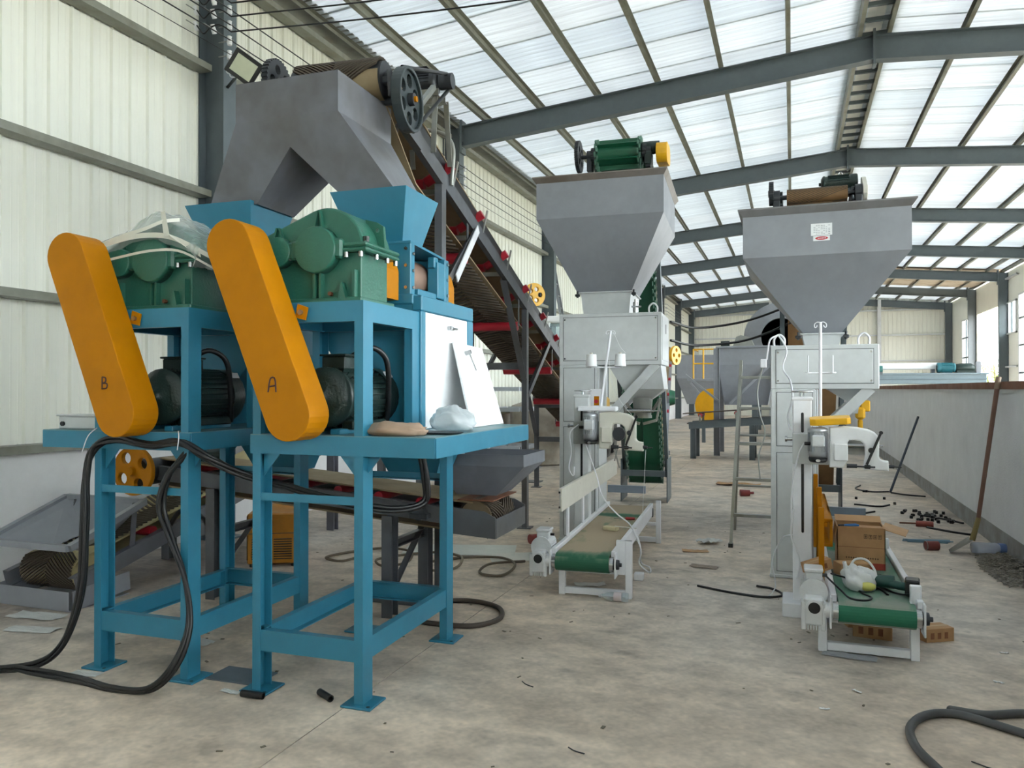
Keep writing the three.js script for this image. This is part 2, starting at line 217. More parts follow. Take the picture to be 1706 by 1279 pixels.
{ // roof: translucent corrugated sheets over C purlins
  const c = struct('ceiling');
  const st = layered(5, 4, 2, 60), st2 = layered(15, 5, 6, 12), st3 = layered(25, 3, 3, 200);
  const rm = tex(512, 1024, 7.6, (u, v) => { const k = 0.94 + 0.1 * (st(u, v) - 0.5) + 0.05 * (st2(u, v) - 0.5) + 0.14 * (st3(u, v) - 0.5); return [k * 0.99, k, k * 1.0]; }, true, 6.1);
  const tints = ['#e3e8ec', '#dee5ea', '#e6eaed', '#dbe2e8'].map((h) => new THREE.MeshPhysicalMaterial({ color: hex(h), map: rm, transmission: 0.058, roughness: 1, thickness: 0, specularIntensity: 0.3 }));
  const opaque = new THREE.MeshPhysicalMaterial({ color: hex('#cfc6b6'), map: grimeMap, roughness: 0.95, bumpMap: castBump, bumpScale: 0.02 });
  const step = 1.0, over = 0.06;
  const make = (x0, x1) => { const q = [], n = 68, f = (s) => 0.022 * Math.sin(s / 0.125 * 2 * PI), y = (x) => topY(x) + 0.18; for (let i = 0; i < n; i++) { const a = i / n * (step + over), b = (i + 1) / n * (step + over); q.push([[x0, y(x0) + f(a), a], [x0, y(x0) + f(b), b], [x1, y(x1) + f(b), b], [x1, y(x1) + f(a), a]]); } const g = quads(q); boxUV(g); const uv = g.attributes.uv; return g; };
  const gl = make(WL - 0.3, RIDGE - 0.12), gr = make(RIDGE + 0.12, WR + 0.3), rr = rng(5);
  for (let z = ZB - 0.2, i = 0; z < ZF; z += step, i++) for (const side of [0, 1]) {
    const solid = side && z > -42.3 && z < -36.8; if (solid) continue;
    const m = new THREE.Mesh((side ? gr : gl).clone(), tints[Math.floor(rr() * 4)]); const uv = m.geometry.attributes.uv, du = rr() * 7, dv = rr() * 7; for (let k = 0; k < uv.count; k++) uv.setXY(k, uv.getX(k) + du, uv.getY(k) + dv); m.name = 'roof_sheet'; m.castShadow = m.receiveShadow = true; m.position.set(0, (i % 2) * 0.004, z); c.add(m);
  }
  const sl = Math.atan(SLOPE);
  obj('insulated_section', bar(rect(0.12, 1), V(0, 0, 0), V(0, 0, 1)).scale(1, 1, 1) && quads([[[RIDGE, topY(RIDGE) + 0.1, -36.7], [WR, topY(WR) + 0.1, -36.7], [WR, topY(WR) + 0.1, -42.3], [RIDGE, topY(RIDGE) + 0.1, -42.3]], [[RIDGE, topY(RIDGE) + 0.24, -42.3], [WR, topY(WR) + 0.24, -42.3], [WR, topY(WR) + 0.24, -36.7], [RIDGE, topY(RIDGE) + 0.24, -36.7]]]), opaque, c);
  const purl = (x) => obj('purlin', bar(chan(0.06, 0.16, 0.004, x < RIDGE ? 1 : -1), V(x, topY(x) + 0.08, ZB), V(x, topY(x) + 0.08, ZF), V(-SLOPE * Math.sign(RIDGE - x), 1, 0)), M.purlin, c);
  for (const x of [-5.85, -5.2, -4.17, -3.14, -2.11, -1.08, -0.05, 0.97, 1.39, 2.41, 3.44, 4.47, 5.5, 6.53, 7.56, 8.15]) purl(x);
  // ridge: lattice of short ties between the two ridge purlins, with an opaque ridge cap over them
  const lat = []; for (let z = ZB; z < ZF; z += 0.5) lat.push(bx(0.97, 1.39, topY(RIDGE) + 0.06, topY(RIDGE) + 0.12, z, z + 0.05));
  stuff(obj('ridge_tie', lat, M.frame, c));
  obj('ridge_cap', [bar(rect(0.34, 0.006), V(RIDGE - 0.155, topY(RIDGE) + 0.2, ZB), V(RIDGE - 0.155, topY(RIDGE) + 0.2, ZF), V(-SLOPE, 1, 0)), bar(rect(0.34, 0.006), V(RIDGE + 0.155, topY(RIDGE) + 0.2, ZB), V(RIDGE + 0.155, topY(RIDGE) + 0.2, ZF), V(SLOPE, 1, 0))], wallMat, c);
}
{ // portal frames: two columns and a kneed rafter each
  const where = ['against the rear wall', 'sixth', 'fifth', 'fourth', 'third', 'second', 'first in full view, above the conveyor head', 'holding the floodlight', 'overhead', 'behind'];
  const ord = ['grey steel portal frame standing against the far rear wall', 'grey steel portal frame second from the rear wall', 'grey steel portal frame whose right column stands beside the open bay', 'grey steel portal frame third of those before the open bay', 'grey steel portal frame in the middle of the row of rafters', 'grey steel portal frame whose rafter passes behind the smaller hoppers', 'grey steel portal frame with the large rafter nearest in view', 'grey steel portal frame whose left column carries the floodlight and wires', 'grey steel portal frame next to the viewer', 'grey steel portal frame nearest the gateway'];
  FRAMES.forEach((z, i) => {
    const g = thing('portal_frame', ord[i], 'steel frame', [0, 0, z], 0, 'portal frames of the hall'); g.userData.kind = 'structure';
    obj('column', [bar(ibeam(0.2, 0.33), V(WL + 0.17, 0, 0), V(WL + 0.17, topY(WL) + 0.02, 0), V(1, 0, 0)), cb(WL - 0.05, WL + 0.4, 0, 0.02, -0.16, 0.16, 0.004)], M.frame, g);
    obj('column', [bar(ibeam(0.2, 0.33), V(WR - 0.17, 0, 0), V(WR - 0.17, topY(WR) + 0.02, 0), V(1, 0, 0)), cb(WR - 0.4, WR + 0.05, 0, 0.02, -0.16, 0.16, 0.004)], M.frame, g);
    obj('rafter', bar(ibeam(0.18, 0.38, 0.014, 0.008), V(WL + 0.34, topY(WL + 0.34) - 0.19, 0), V(RIDGE, topY(RIDGE) - 0.19, 0)), M.frame, g);
    obj('rafter', bar(ibeam(0.18, 0.38, 0.014, 0.008), V(RIDGE, topY(RIDGE) - 0.19, 0), V(WR - 0.34, topY(WR - 0.34) - 0.19, 0)), M.frame, g);
    obj('ridge_plate', bx(RIDGE - 0.018, RIDGE + 0.018, topY(RIDGE) - 0.46, topY(RIDGE) + 0.08, -0.1, 0.1), M.frame, g);
    for (const x of [WL + 0.36, WR - 0.36]) obj('knee_plate', [bx(x - 0.018, x + 0.018, topY(x) - 0.5, topY(x) + 0.1, -0.1, 0.1), ...[-0.42, -0.3, -0.1, 0.04].map((d) => bolt(V(x + (x < 0 ? 0.018 : -0.018), topY(x) + d, 0.06), V(x < 0 ? 1 : -1, 0, 0), 0.016, 0.014))], M.frame, g);
  });
}
{ // low partition wall on the right, with a dark painted base and a rusty angle along its top
  const w = struct('wall_partition'), x = 1.95;
  obj('plaster_face', bx(x, x + 0.22, 0, 1.56, -47, 3.5), plaster, w);
  const plinth = new THREE.MeshPhysicalMaterial({ color: hex('#9da0a2'), map: grimeMap, roughness: 0.85 });
  const b = obj('painted_base', bx(x - 0.006, x + 0.02, 0, 0.2, -47, 3.5), plinth, w);
  obj('ledge', bx(x - 0.01, x + 0.23, 1.56, 1.6, -47, 3.5), M.cabinet, w);
  obj('rusty_angle', bar(angl(0.07, 0.075, 0.008), V(x + 0.01, 1.635, -47), V(x + 0.01, 1.635, 3.5), V(0, 1, 0)), M.rust, w);
}

{ // yard outside the hall
  const g = struct('ground'); obj('yard', bx(-60, 90, -0.4, -0.21, -120, 80), new THREE.MeshPhysicalMaterial({ color: hex('#b9b4a8'), roughness: 0.95, map: grimeMap }), g);
}

// ---------- the two blue roller granulators ----------
const ZUP = V(0, 0, 1), YUP = V(0, 1, 0), XUP = V(1, 0, 0);
const MACH = { x: -2.03, z: -3.38, a: 1.5 * R };
const machAt = (x, y, z) => V(MACH.x + x * Math.cos(MACH.a) + z * Math.sin(MACH.a), y, MACH.z - x * Math.sin(MACH.a) + z * Math.cos(MACH.a));
function stadium(ax, ay, bx_, by, r, n = 14) { const a = Math.atan2(by - ay, bx_ - ax), o = []; for (let i = 0; i <= n; i++) { const t = a + PI / 2 + i / n * PI; o.push([ax + r * Math.cos(t), ay + r * Math.sin(t)]); } for (let i = 0; i <= n; i++) { const t = a - PI / 2 + i / n * PI; o.push([bx_ + r * Math.cos(t), by + r * Math.sin(t)]); } return o; }
function gearCase(g) {
  const z0 = -0.41, z1 = -0.1;
  const cx = -0.285, cy = 2.33, r = 0.228, sx = -0.585, sr = 0.115, o = [[-0.74, 2.345]];
  for (let i = 0; i <= 8; i++) { const t = PI - i / 8 * (PI / 2 - 0.35) ; o.push([sx + (sr + 0.03) * Math.cos(t), cy + sr * Math.sin(t)]); }
  for (let i = 0; i <= 16; i++) { const t = PI / 2 + 0.32 - i / 16 * (PI / 2 + 0.3); o.push([cx + r * Math.cos(t), cy + r * Math.sin(t)]); }
  o.push([-0.056, 2.345]);
  const gb = new THREE.Group(); gb.name = 'gear_reducer'; g.add(gb);
  obj('lower_case', [slab([[-0.73, 2.07], [-0.075, 2.07], [-0.075, 2.33], [-0.73, 2.33]], z0 + 0.01, z1 - 0.01, [], 0.006), cb(-0.76, -0.05, 2.05, 2.078, z0 - 0.03, z1 + 0.03)], M.green, gb);
  obj('upper_case', slab(o, z0, z1, [], 0.012), M.green, gb);
  obj('flange', [cb(-0.77, -0.02, 2.312, 2.336, z0 - 0.035, z1 + 0.03, 0.008), cb(-0.77, -0.02, 2.338, 2.362, z0 - 0.035, z1 + 0.03, 0.008)], M.green, gb);
  for (const [x, rr, p] of [[-0.315, 0.124, 0.07], [-0.555, 0.082, 0.06]]) obj('bearing_cap', at(lathe([[0, 0], [rr, 0], [rr, p * 0.8], [rr * 0.94, p], [0, p]], 32), M4(x, 2.33, z1 - 0.01, 0, PI / 2)), M.green, gb);
  obj('boss', [cb(-0.47, -0.16, 2.28, 2.385, z1, z1 + 0.045, 0.012), cb(-0.66, -0.45, 2.285, 2.38, z1, z1 + 0.04, 0.012)], M.green, gb);
  for (const [x, y, h] of [[-0.315, 2.44, 0.1], [-0.565, 2.405, 0.06]]) for (const s of [-1, 1]) obj('stiffening_rib', slab([[x + s * 0.032, y], [x + s * 0.02, y], [x + s * 0.002, y + h], [x + s * 0.012, y + h]].sort((p, q) => 0), z1 - 0.012, z1 + 0.02), M.green, gb);
  for (const x of [-0.335, -0.3, -0.1, -0.56]) obj('stiffening_rib', slab([[x - 0.007, 2.07], [x + 0.007, 2.07], [x + 0.007, 2.22], [x - 0.007, 2.22]], z1 - 0.012, z1 + 0.025), M.green, gb);
  obj('stiffening_rib', slab([[-0.19, 2.07], [-0.145, 2.07], [-0.165, 2.155], [-0.17, 2.155]], z1 - 0.012, z1 + 0.03), M.green, gb);
  obj('lifting_lug', slab([[-0.1, 2.36], [-0.022, 2.36], [-0.03, 2.475], [-0.07, 2.5], [-0.14, 2.52]], -0.29, -0.268, [ring(-0.065, 2.455, 0.012, 12).reverse()]), M.green, gb);
  const bolts = []; for (const x of [-0.485, -0.145, -0.06, -0.69]) bolts.push(cyl(V(x, 2.285, z1 + 0.02), V(x, 2.312, z1 + 0.02), 0.013, 0.013, 6)); for (const z of [-0.2, -0.32, -0.42]) bolts.push(cyl(V(-0.035, 2.285, z), V(-0.035, 2.312, z), 0.013, 0.013, 6));
  stuff(obj('flange_bolt', bolts, M.steel, gb)); obj('drain_plug', cyl(V(-0.245, 2.1, z1), V(-0.245, 2.1, z1 + 0.02), 0.012, 0.012, 6), M.rust, gb);
  obj('breather_cap', cyl(V(-0.05, 2.362, -0.12), V(-0.05, 2.395, -0.12), 0.014, 0.018, 10), M.motor, gb);
}
function granulator(dx, mirror, label, mark) {
  const p0 = machAt(dx, 0, 0), g = thing('roller_granulator', label, 'machine', [p0.x, 0, p0.z], MACH.a);
  const XO = mirror ? (x) => -0.66 - x : (x) => x;                     // the platform and the chute door face outwards on each machine
  for (const [x, f] of [[-0.025, 1], [-0.635, -1]]) for (const z of [-0.05, -1.11]) {
    obj('leg', bar(chan(0.05, 0.1, 0.007, f), V(x, 0.012, z), V(x, 1.26, z), ZUP), M.blue, g);
    const pl = obj('foot_plate', cb(x - 0.085, x + 0.085, 0, 0.012, z - 0.085, z + 0.085, 0.003), M.blue, g);
    for (const [a, b] of [[-1, -1], [1, 1]]) obj('anchor_hole', cyl(V(x + a * 0.06, 0.011, z + b * 0.06), V(x + a * 0.06, 0.0135, z + b * 0.06), 0.01, 0.01, 10), M.black, pl);
  }
  const fr = (y0, y1, x0, x1, z0, z1, mat = M.blue) => { // ring of channels, webs outwards
    const y = (y0 + y1) / 2, h = y1 - y0, w = 0.045;
    obj('rail', bar(chan(w, h, 0.006, 1), V(x0 + 0.006, y, z1 - w / 2), V(x1 - 0.006, y, z1 - w / 2)), mat, g);
    obj('rail', bar(chan(w, h, 0.006, -1), V(x0 + 0.006, y, z0 + w / 2), V(x1 - 0.006, y, z0 + w / 2)), mat, g);
    for (const [x, f] of [[x0 + w / 2, 1], [x1 - w / 2, -1]]) obj('rail', bar(chan(w, h, 0.006, f), V(x, y, z0 + 0.007), V(x, y, z1 - 0.007)), mat, g);
  };
  fr(0.22, 0.33, -0.655, -0.005, -1.14, -0.004);
  obj('tie_bar', bar(angl(0.05, 0.042, 0.005), V(-0.61, 1.033, -0.028), V(-0.05, 1.033, -0.028), YUP), M.blue, g);
  obj('tie_bar', bar(angl(0.05, 0.042, 0.005, -1), V(-0.61, 1.033, -1.13), V(-0.05, 1.033, -1.13), YUP), M.blue, g);
  const tx0 = Math.min(XO(-0.68), XO(0.4)), tx1 = Math.max(XO(-0.68), XO(0.4));
  fr(1.26, 1.358, tx0, tx1, -1.52, 0.002);
  obj('platform_plate', bx(tx0 + 0.004, tx1 - 0.004, 1.355, 1.362, -1.516, -0.002), paint('#6f9ba6', 0.55, { grime: true }), g);
  for (const x of [-0.21, -0.45]) obj('motor_rail', cb(x - 0.03, x + 0.03, 1.362, 1.39, -0.58, -0.08, 0.004), M.blue, g);
  for (const [x, s] of [[-0.05, -1], [-0.61, 1]]) for (const z of [-0.03, -1.12]) obj('gusset', slab([[x, 1.26], [x + s * -0.001, 1.14], [x + s * 0.1, 1.26]], z - 0.006, z), M.blue, g);
  obj('gusset', slab([[0.001, 1.26], [0.001, 1.17], [0.075, 1.26]], -0.06, -0.05), M.blue, g);
  // upper stand
  for (const [x, f] of [[-0.025, 1], [-0.635, -1]]) for (const z of [-0.05, -0.61]) obj('post', bar(chan(0.05, 0.1, 0.007, f), V(x, 1.362, z), V(x, 1.945, z), ZUP), M.blue, g);
  { const y = 1.997, h = 0.105; obj('top_rail', bar(chan(0.05, h, 0.006, 1), V(-0.655, y, -0.025), V(-0.005, y, -0.025)), M.blue, g); obj('top_rail', bar(chan(0.05, h, 0.006, -1), V(-0.655, y, -0.64), V(-0.005, y, -0.64)), M.blue, g); for (const [x, f] of [[-0.635, 1], [-0.025, -1]]) obj('top_rail', bar(chan(0.05, h, 0.006, f), V(x, y, -0.664), V(x, y, -0.001)), M.blue, g); }
  for (const z of [-0.1, -0.56]) obj('gusset', yz(slab([[0, 1.945], [0, 1.84], [0.01, 1.84], [0.075, 1.945]].map(([a, b]) => [z < -0.3 ? a : -a, b]).sort(() => 0), -0.01, 0)).translate(-0.004, 0, z), M.blue, g);
  // drive motor, belt guard
  const mo = motor(0.56, 0.165, 30), mm = M4(-0.3, 1.556, -0.37), mg = new THREE.Group(); mg.name = 'drive_motor'; g.add(mg);
  obj('motor_body', at(mo.body, mm), M.motor, mg); stuff(obj('cooling_fin', at(mo.fins, mm), M.motor, mg)); obj('fan_cover', at(mo.cover, mm), M.motor, mg); obj('terminal_box', at(mo.box, M4(-0.3, 1.556, -0.32)), M.motor, mg);
  obj('mounting_foot', [cb(-0.47, -0.4, 1.385, 1.43, -0.55, -0.16), cb(-0.22, -0.15, 1.385, 1.43, -0.55, -0.16)], M.motor, mg); obj('name_plate', bx(-0.03, 0.03, -0.02, 0.02, 0, 0.003).applyMatrix4(M4(-0.185, 1.685, -0.615, 1.35, -0.6)), M.white, mg);
  obj('conduit', tube([[-0.24, 1.78, -0.3], [-0.15, 1.83, -0.34], [-0.1, 1.78, -0.42], [-0.12, 1.55, -0.5], [-0.16, 1.4, -0.55]], 0.016, 30), M.rubber, mg);
  const G = [-0.663, 2.334, -0.311, 1.471, 0.13], bg = new THREE.Group(); bg.name = 'belt_guard'; g.add(bg);
  obj('guard_shell', slab(stadium(...G), 0.022, 0.2, [], 0.004), M.yellow, bg);
  obj('fixing_tab', slab([[-0.385, 1.97], [-0.325, 1.955], [-0.31, 2.02], [-0.37, 2.04]], 0.012, 0.022), M.yellow, bg); obj('tab_bolt', bolt(V(-0.348, 1.995, 0.022), ZUP, 0.014, 0.016), M.steel, bg);
  const s = 0.0045, st = (pts, z = 0.2) => tube(pts.map(([x, y]) => V(x, y, z)), s, 16, 6).scale(1, 1, 1);
  const L = mark === 'A' ? [[[-0.418, 1.585], [-0.402, 1.655], [-0.382, 1.655], [-0.372, 1.585]], [[-0.41, 1.612], [-0.375, 1.618]]] : [[[-0.395, 1.6], [-0.395, 1.665]], [[-0.395, 1.665], [-0.372, 1.66], [-0.372, 1.64], [-0.39, 1.632]], [[-0.39, 1.632], [-0.362, 1.628], [-0.365, 1.606], [-0.398, 1.602]]];
  obj('hand_drawn_letter', L.map((q) => st(q)), paint('#3a1512', 0.7, { clean: true }), bg);
  gearCase(g);
  obj('coupling_guard', slab([[-0.34, 2.12], [-0.12, 2.12], [-0.12, 2.29], [-0.135, 2.34], [-0.175, 2.385], [-0.23, 2.4], [-0.285, 2.385], [-0.325, 2.34], [-0.34, 2.29]], -0.63, -0.445, [], 0.006), M.yellow, g);
  // roller head with its own guard at the rear
  const rh = new THREE.Group(); rh.name = 'roller_head'; g.add(rh);
  obj('end_plate', [cb(-0.6, -0.06, 2.1, 2.47, -0.72, -0.665, 0.006), cb(-0.62, -0.04, 2.1, 2.16, -0.735, -0.65)], M.blue, rh); obj('end_plate', [cb(-0.6, -0.03, 2.1, 2.43, -1.16, -1.1, 0.006), cb(-0.62, -0.01, 2.1, 2.16, -1.175, -1.08)], M.blue, rh);
  obj('top_plate', bar(rect(0.5, 0.014), V(-0.31, 2.468, -0.66), V(-0.31, 2.44, -1.16)), M.blue, rh);
  obj('bearing_block', [cb(-0.11, -0.035, 2.17, 2.4, -1.12, -1.0), cb(-0.1, -0.05, 2.36, 2.43, -1.04, -0.98), cb(-0.1, -0.045, 2.16, 2.2, -1.0, -0.74)], M.blue, rh);
  obj('press_roller', cyl(V(-0.24, 2.29, -1.06), V(-0.24, 2.29, -0.74), 0.125, 0.125, 36), paint('#a78a7c', 0.6, { grime: true, metal: 0.4 }), rh); obj('press_roller', cyl(V(-0.5, 2.29, -1.06), V(-0.5, 2.29, -0.74), 0.125, 0.125, 36), paint('#a78a7c', 0.6, { grime: true, metal: 0.4 }), rh);
  stuff(obj('plate_bolt', [[-0.09, 2.2], [-0.09, 2.33], [-0.09, 2.43], [-0.3, 2.43]].map(([x, y]) => bolt(V(x, y, -0.665), ZUP)).concat([-0.69, -1.13].flatMap((z) => [2.2, 2.3, 2.4].map((y) => bolt(V(z < -1 ? -0.03 : -0.06, y, z), XUP)))), M.steel, rh));
  obj('gear_guard', slab([[-0.56, 2.1], [-0.05, 2.1], [-0.05, 2.27], [-0.07, 2.34], [-0.12, 2.4], [-0.2, 2.43], [-0.42, 2.43], [-0.5, 2.4], [-0.56, 2.3]], -1.3, -1.18, [], 0.006), M.yellow, rh);
  // chute with door
  const prof = [[-0.62, 2.13], [0, 2.13], [0, 1.362], [-0.2, 1.362], [-0.62, 1.84]], pr = mirror ? prof.map(([x, y]) => [-0.66 - x, y]).reverse() : prof;
  obj('chute', slab(pr, -1.47, -0.665, [], 0.004), M.blue, g);
  { const xo = XO(0), sg = mirror ? -1 : 1, d = new THREE.Group(); d.name = 'chute_door'; g.add(d);
    obj('door_leaf', cb(xo, xo + sg * 0.012, 1.366, 2.055, -1.37, -0.72, 0.003), M.plainWhite, d);
    obj('door_handle', [cyl(V(xo + sg * 0.012, 1.985, -1.05), V(xo + sg * 0.04, 1.985, -1.05), 0.014), cyl(V(xo + sg * 0.03, 1.985, -1.03), V(xo + sg * 0.03, 1.985, -1.15), 0.008)], M.steel, d);
  }
  obj('chute_frame', [0, 1].map((k) => bar(rect(0.04, 0.1), V(XO(-0.02), 2.08, -1.47), V(XO(-0.02), 2.08, -0.665))).slice(0, 1).concat([cb(XO(-0.05), XO(0.014), 2.06, 2.15, -1.48, -0.66), cb(XO(-0.05), XO(0.014), 1.362, 2.06, -1.48, -1.38), cb(XO(-0.05), XO(0.014), 1.362, 2.06, -0.715, -0.655)]), M.blue, g);
  // feed hopper
  obj('feed_hopper', shell([[-0.58, -0.07, -1.08, -0.62, 2.79], [-0.46, -0.15, -0.98, -0.73, 2.46]], 0.005), M.blue, g);
  obj('collecting_spout', shell([[-0.6, -0.06, -1.5, -1.16, 1.255], [-0.5, -0.16, -1.48, -1.25, 1.02]], 0.004), M.blue, g);
  return g;
}
granulator(0, false, 'blue roller granulator with bare green gearbox and belt guard marked A', 'A');
granulator(-1.08, true, 'blue roller granulator with film-wrapped green gearbox and belt guard marked B', 'B');
const onMach = (name, label, category, [x, y, z] = [0, 0, 0], turn = 0) => { const p = machAt(x, y, z); return thing(name, label, category, [p.x, p.y, p.z], MACH.a + turn); };
{ // loose white door sheet leaning against the chute door of machine A
  const t = onMach('door_panel', 'loose white sheet metal door leaning on blue chute of machine A', 'panel', [0.2, 1.363, -1.24]);
  const b = obj('sheet', yz(slab([[-0.27, 0], [0.32, 0], [0.32, 0.54], [-0.17, 0.56]], -0.004, 0.008)).rotateZ(0.3), M.plainWhite, t);
  obj('handle', [cyl(V(-0.135, 0.47, 0.02), V(-0.1, 0.48, 0.02), 0.014), cyl(V(-0.11, 0.48, 0.02), V(-0.075, 0.36, -0.02), 0.008)], M.steel, t);
}
{ // clutter on the platform of machine A
  const rr = rng(91), sack = onMach('paper_sack', 'crumpled pinkish brown paper sack on blue platform', 'sack', [0.12, 1.363, -0.13]);
  const sg = new THREE.SphereGeometry(1, 22, 14), p = sg.attributes.position, nz = layered(7, 3, 5, 5); for (let i = 0; i < p.count; i++) { const x = p.getX(i), y = p.getY(i), z = p.getZ(i), k = 0.75 + 0.6 * nz(x * 0.5 + 0.5, z * 0.5 + y * 0.3 + 0.5); p.setXYZ(i, x * 0.17 * k, Math.max(0, (y + 0.55) * 0.042 * k), z * 0.1 * k); } sg.computeVertexNormals();
  obj('crumpled_paper', sg, paint('#b49a86', 0.9, { grime: true }), sack);
  obj('open_mouth', cyl(V(-0.16, 0.03, 0.03), V(-0.02, 0.034, 0.02), 0.03, 0.02, 14, true), paint('#8e6a58', 0.9), sack);
  const tr = onMach('metal_dish', 'flat dark metal dish lying beside the paper sack on platform', 'dish', [0.24, 1.363, -0.3]); obj('disc', lathe([[0, 0], [0.1, 0], [0.12, 0.008], [0.115, 0.012], [0.09, 0.006], [0, 0.006]]).scale(1.5, 1, 0.8), M.iron, tr);
  const bag = onMach('plastic_bag', 'clear crumpled plastic bag heaped on blue platform beside white door', 'bag', [0.24, 1.372, -0.58]);
  const bg = new THREE.SphereGeometry(1, 26, 18), q = bg.attributes.position, n2 = layered(19, 4, 5, 5); for (let i = 0; i < q.count; i++) { const x = q.getX(i), y = q.getY(i), z = q.getZ(i), k = 0.7 + 0.7 * n2(x * 0.5 + 0.5 + y * 0.2, z * 0.5 + 0.5); q.setXYZ(i, x * 0.13 * k, Math.max(0, (y + 0.6) * 0.075 * k), z * 0.12 * k); } bg.computeVertexNormals();
  obj('film', bg, new THREE.MeshPhysicalMaterial({ color: hex('#e8eef0'), transmission: 0.55, roughness: 0.35, thickness: 0 }), bag);
}
{ // stretch film and tape round the gearbox of machine B
  const t = onMach('stretch_film', 'clear stretch film taped over the green gearbox of machine B', 'plastic film', [-1.08, 0, 0]);
  const o = []; for (const [x, y] of [[-0.78, 2.3], [-0.78, 2.42], [-0.66, 2.5], [-0.52, 2.53], [-0.42, 2.6], [-0.3, 2.625], [-0.17, 2.57], [-0.06, 2.49], [0.02, 2.4], [0.0, 2.28]]) o.push(V(x, y, 0));
  const cv = new THREE.CatmullRomCurve3(o), NU = 60, NV = 22, nz = layered(29, 4, 12, 6), q = [], P = (i, k) => { const c = cv.getPoint(i / NU), v = k / NV, z = -0.03 - 0.43 * v, e = Math.pow(Math.abs(v - 0.5) * 2, 4); const d = 0.03 * (nz(i / NU, v) - 0.5); return [c.x + d, c.y - 0.1 * e * Math.max(0, (c.y - 2.3) / 0.3) + d * 1.4, z + d]; };
  for (let i = 0; i < NU; i++) for (let k = 0; k < NV; k++) q.push([P(i, k), P(i, k + 1), P(i + 1, k + 1), P(i + 1, k)]);
  const fr = []; for (let i = 0; i < NU; i++) { const a = P(i, 0), b = P(i + 1, 0); fr.push([[a[0], Math.max(2.27, a[1] - 0.22 * (a[1] - 2.2)), a[2] + 0.005], [b[0], Math.max(2.27, b[1] - 0.22 * (b[1] - 2.2)), b[2] + 0.005], b, a]); }
  obj('film', quads(q.concat(fr)), new THREE.MeshPhysicalMaterial({ color: hex('#eef2f0'), transmission: 0.85, roughness: 0.3, thickness: 0 }), t);
  const tape = paint('#d8d6c8', 0.5), band = (pts, w) => { const c = new THREE.CatmullRomCurve3(pts.map((p) => V(...p))), n = 24, L = []; for (let i = 0; i < n; i++) { const a = c.getPoint(i / n), b = c.getPoint((i + 1) / n); L.push([[a.x, a.y - w, a.z], [b.x, b.y - w, b.z], [b.x, b.y + w, b.z + 0.002], [a.x, a.y + w, a.z + 0.002]]); } return quads(L); };
  obj('tape', band([[-0.8, 2.36, 0.0], [-0.55, 2.43, 0.01], [-0.32, 2.46, 0.01], [-0.12, 2.44, 0.0], [0.03, 2.36, -0.08], [0.04, 2.3, -0.3]], 0.014), tape, t);
  obj('tape', band([[-0.8, 2.3, 0.01], [-0.5, 2.34, 0.02], [-0.22, 2.37, 0.02], [-0.06, 2.36, 0.0], [0.05, 2.29, -0.1], [0.05, 2.24, -0.3]], 0.007), tape, t);
  obj('tape', band([[-0.8, 2.38, -0.01], [-0.5, 2.46, 0.0], [-0.3, 2.5, 0.0], [-0.2, 2.54, -0.03], [-0.15, 2.56, -0.1]], 0.01), tape, t);
  obj('tape', quads([[[-0.24, 2.6, -0.05], [-0.21, 2.605, -0.05], [-0.12, 2.45, 0.012], [-0.16, 2.445, 0.012]], [[-0.13, 2.46, 0.012], [-0.11, 2.44, 0.012], [0.03, 2.33, -0.06], [0.02, 2.38, -0.06]]]), tape, t);
}
{ // two-legged distribution hopper over both machines
  const t = onMach('distribution_hopper', 'large grey two-legged hopper above both blue granulators', 'hopper', [-0.824, 2.77, -0.86]);
  const W = 0.36, zf = 0.34, zb = -0.33, yT = 0.71, yB = 0.47;
  const S = (pts) => pts.map(([x, y, z]) => [x, y, z]);
  const legX = [0.308, 0.672], q = [], zfl = 0.2, zbl = -0.2, ap = 0.305, zfa = 0.2 + 0.14 * ap / yB, zba = -0.2 - 0.13 * ap / yB;
  obj('front_wall', bx(-W, W, yB, yT, zf - 0.006, zf), M.grey, t); for (const s of [-1, 1]) obj('side_wall', bx(s * W, s * (W - 0.006), yB, yT, zb, zf - 0.006), M.grey, t); obj('rear_wall', bx(-W + 0.006, W - 0.006, yB, yB + 0.1, zb, zb + 0.006), M.grey, t);
  const FT = (z) => [[-W, yB, z], [W, yB, z]];
  const front = (z1, zl, za, flip) => { const f = (l) => flip ? l.map((a) => [...a].reverse()) : l; return f([[[-W, yB, z1], [-legX[1], 0, zl], [-legX[0], 0, zl], [0, ap, za]], [[W, yB, z1], [0, ap, za], [legX[0], 0, zl], [legX[1], 0, zl]], [[-W, yB, z1], [0, ap, za], [W, yB, z1], [0, yB, z1]]]); };
  obj('front_plate', quads(front(zf, zfl, zfa, false)), M.grey, t); obj('rear_plate', quads(front(zb, zbl, zba, true)), M.grey, t);
  for (const s of [-1, 1]) {
    const o = [[s * W, yB, zf], [s * W, yB, zb], [s * legX[1], 0, zbl], [s * legX[1], 0, zfl]]; obj('outer_side', quads([s > 0 ? [o[3], o[2], o[1], o[0]] : o]), M.grey, t);
    const n = [[0, ap, zfa], [0, ap, zba], [s * legX[0], 0, zbl], [s * legX[0], 0, zfl]]; obj('inner_side', quads([s > 0 ? n : [...n].reverse()]), M.grey, t);
  }
}
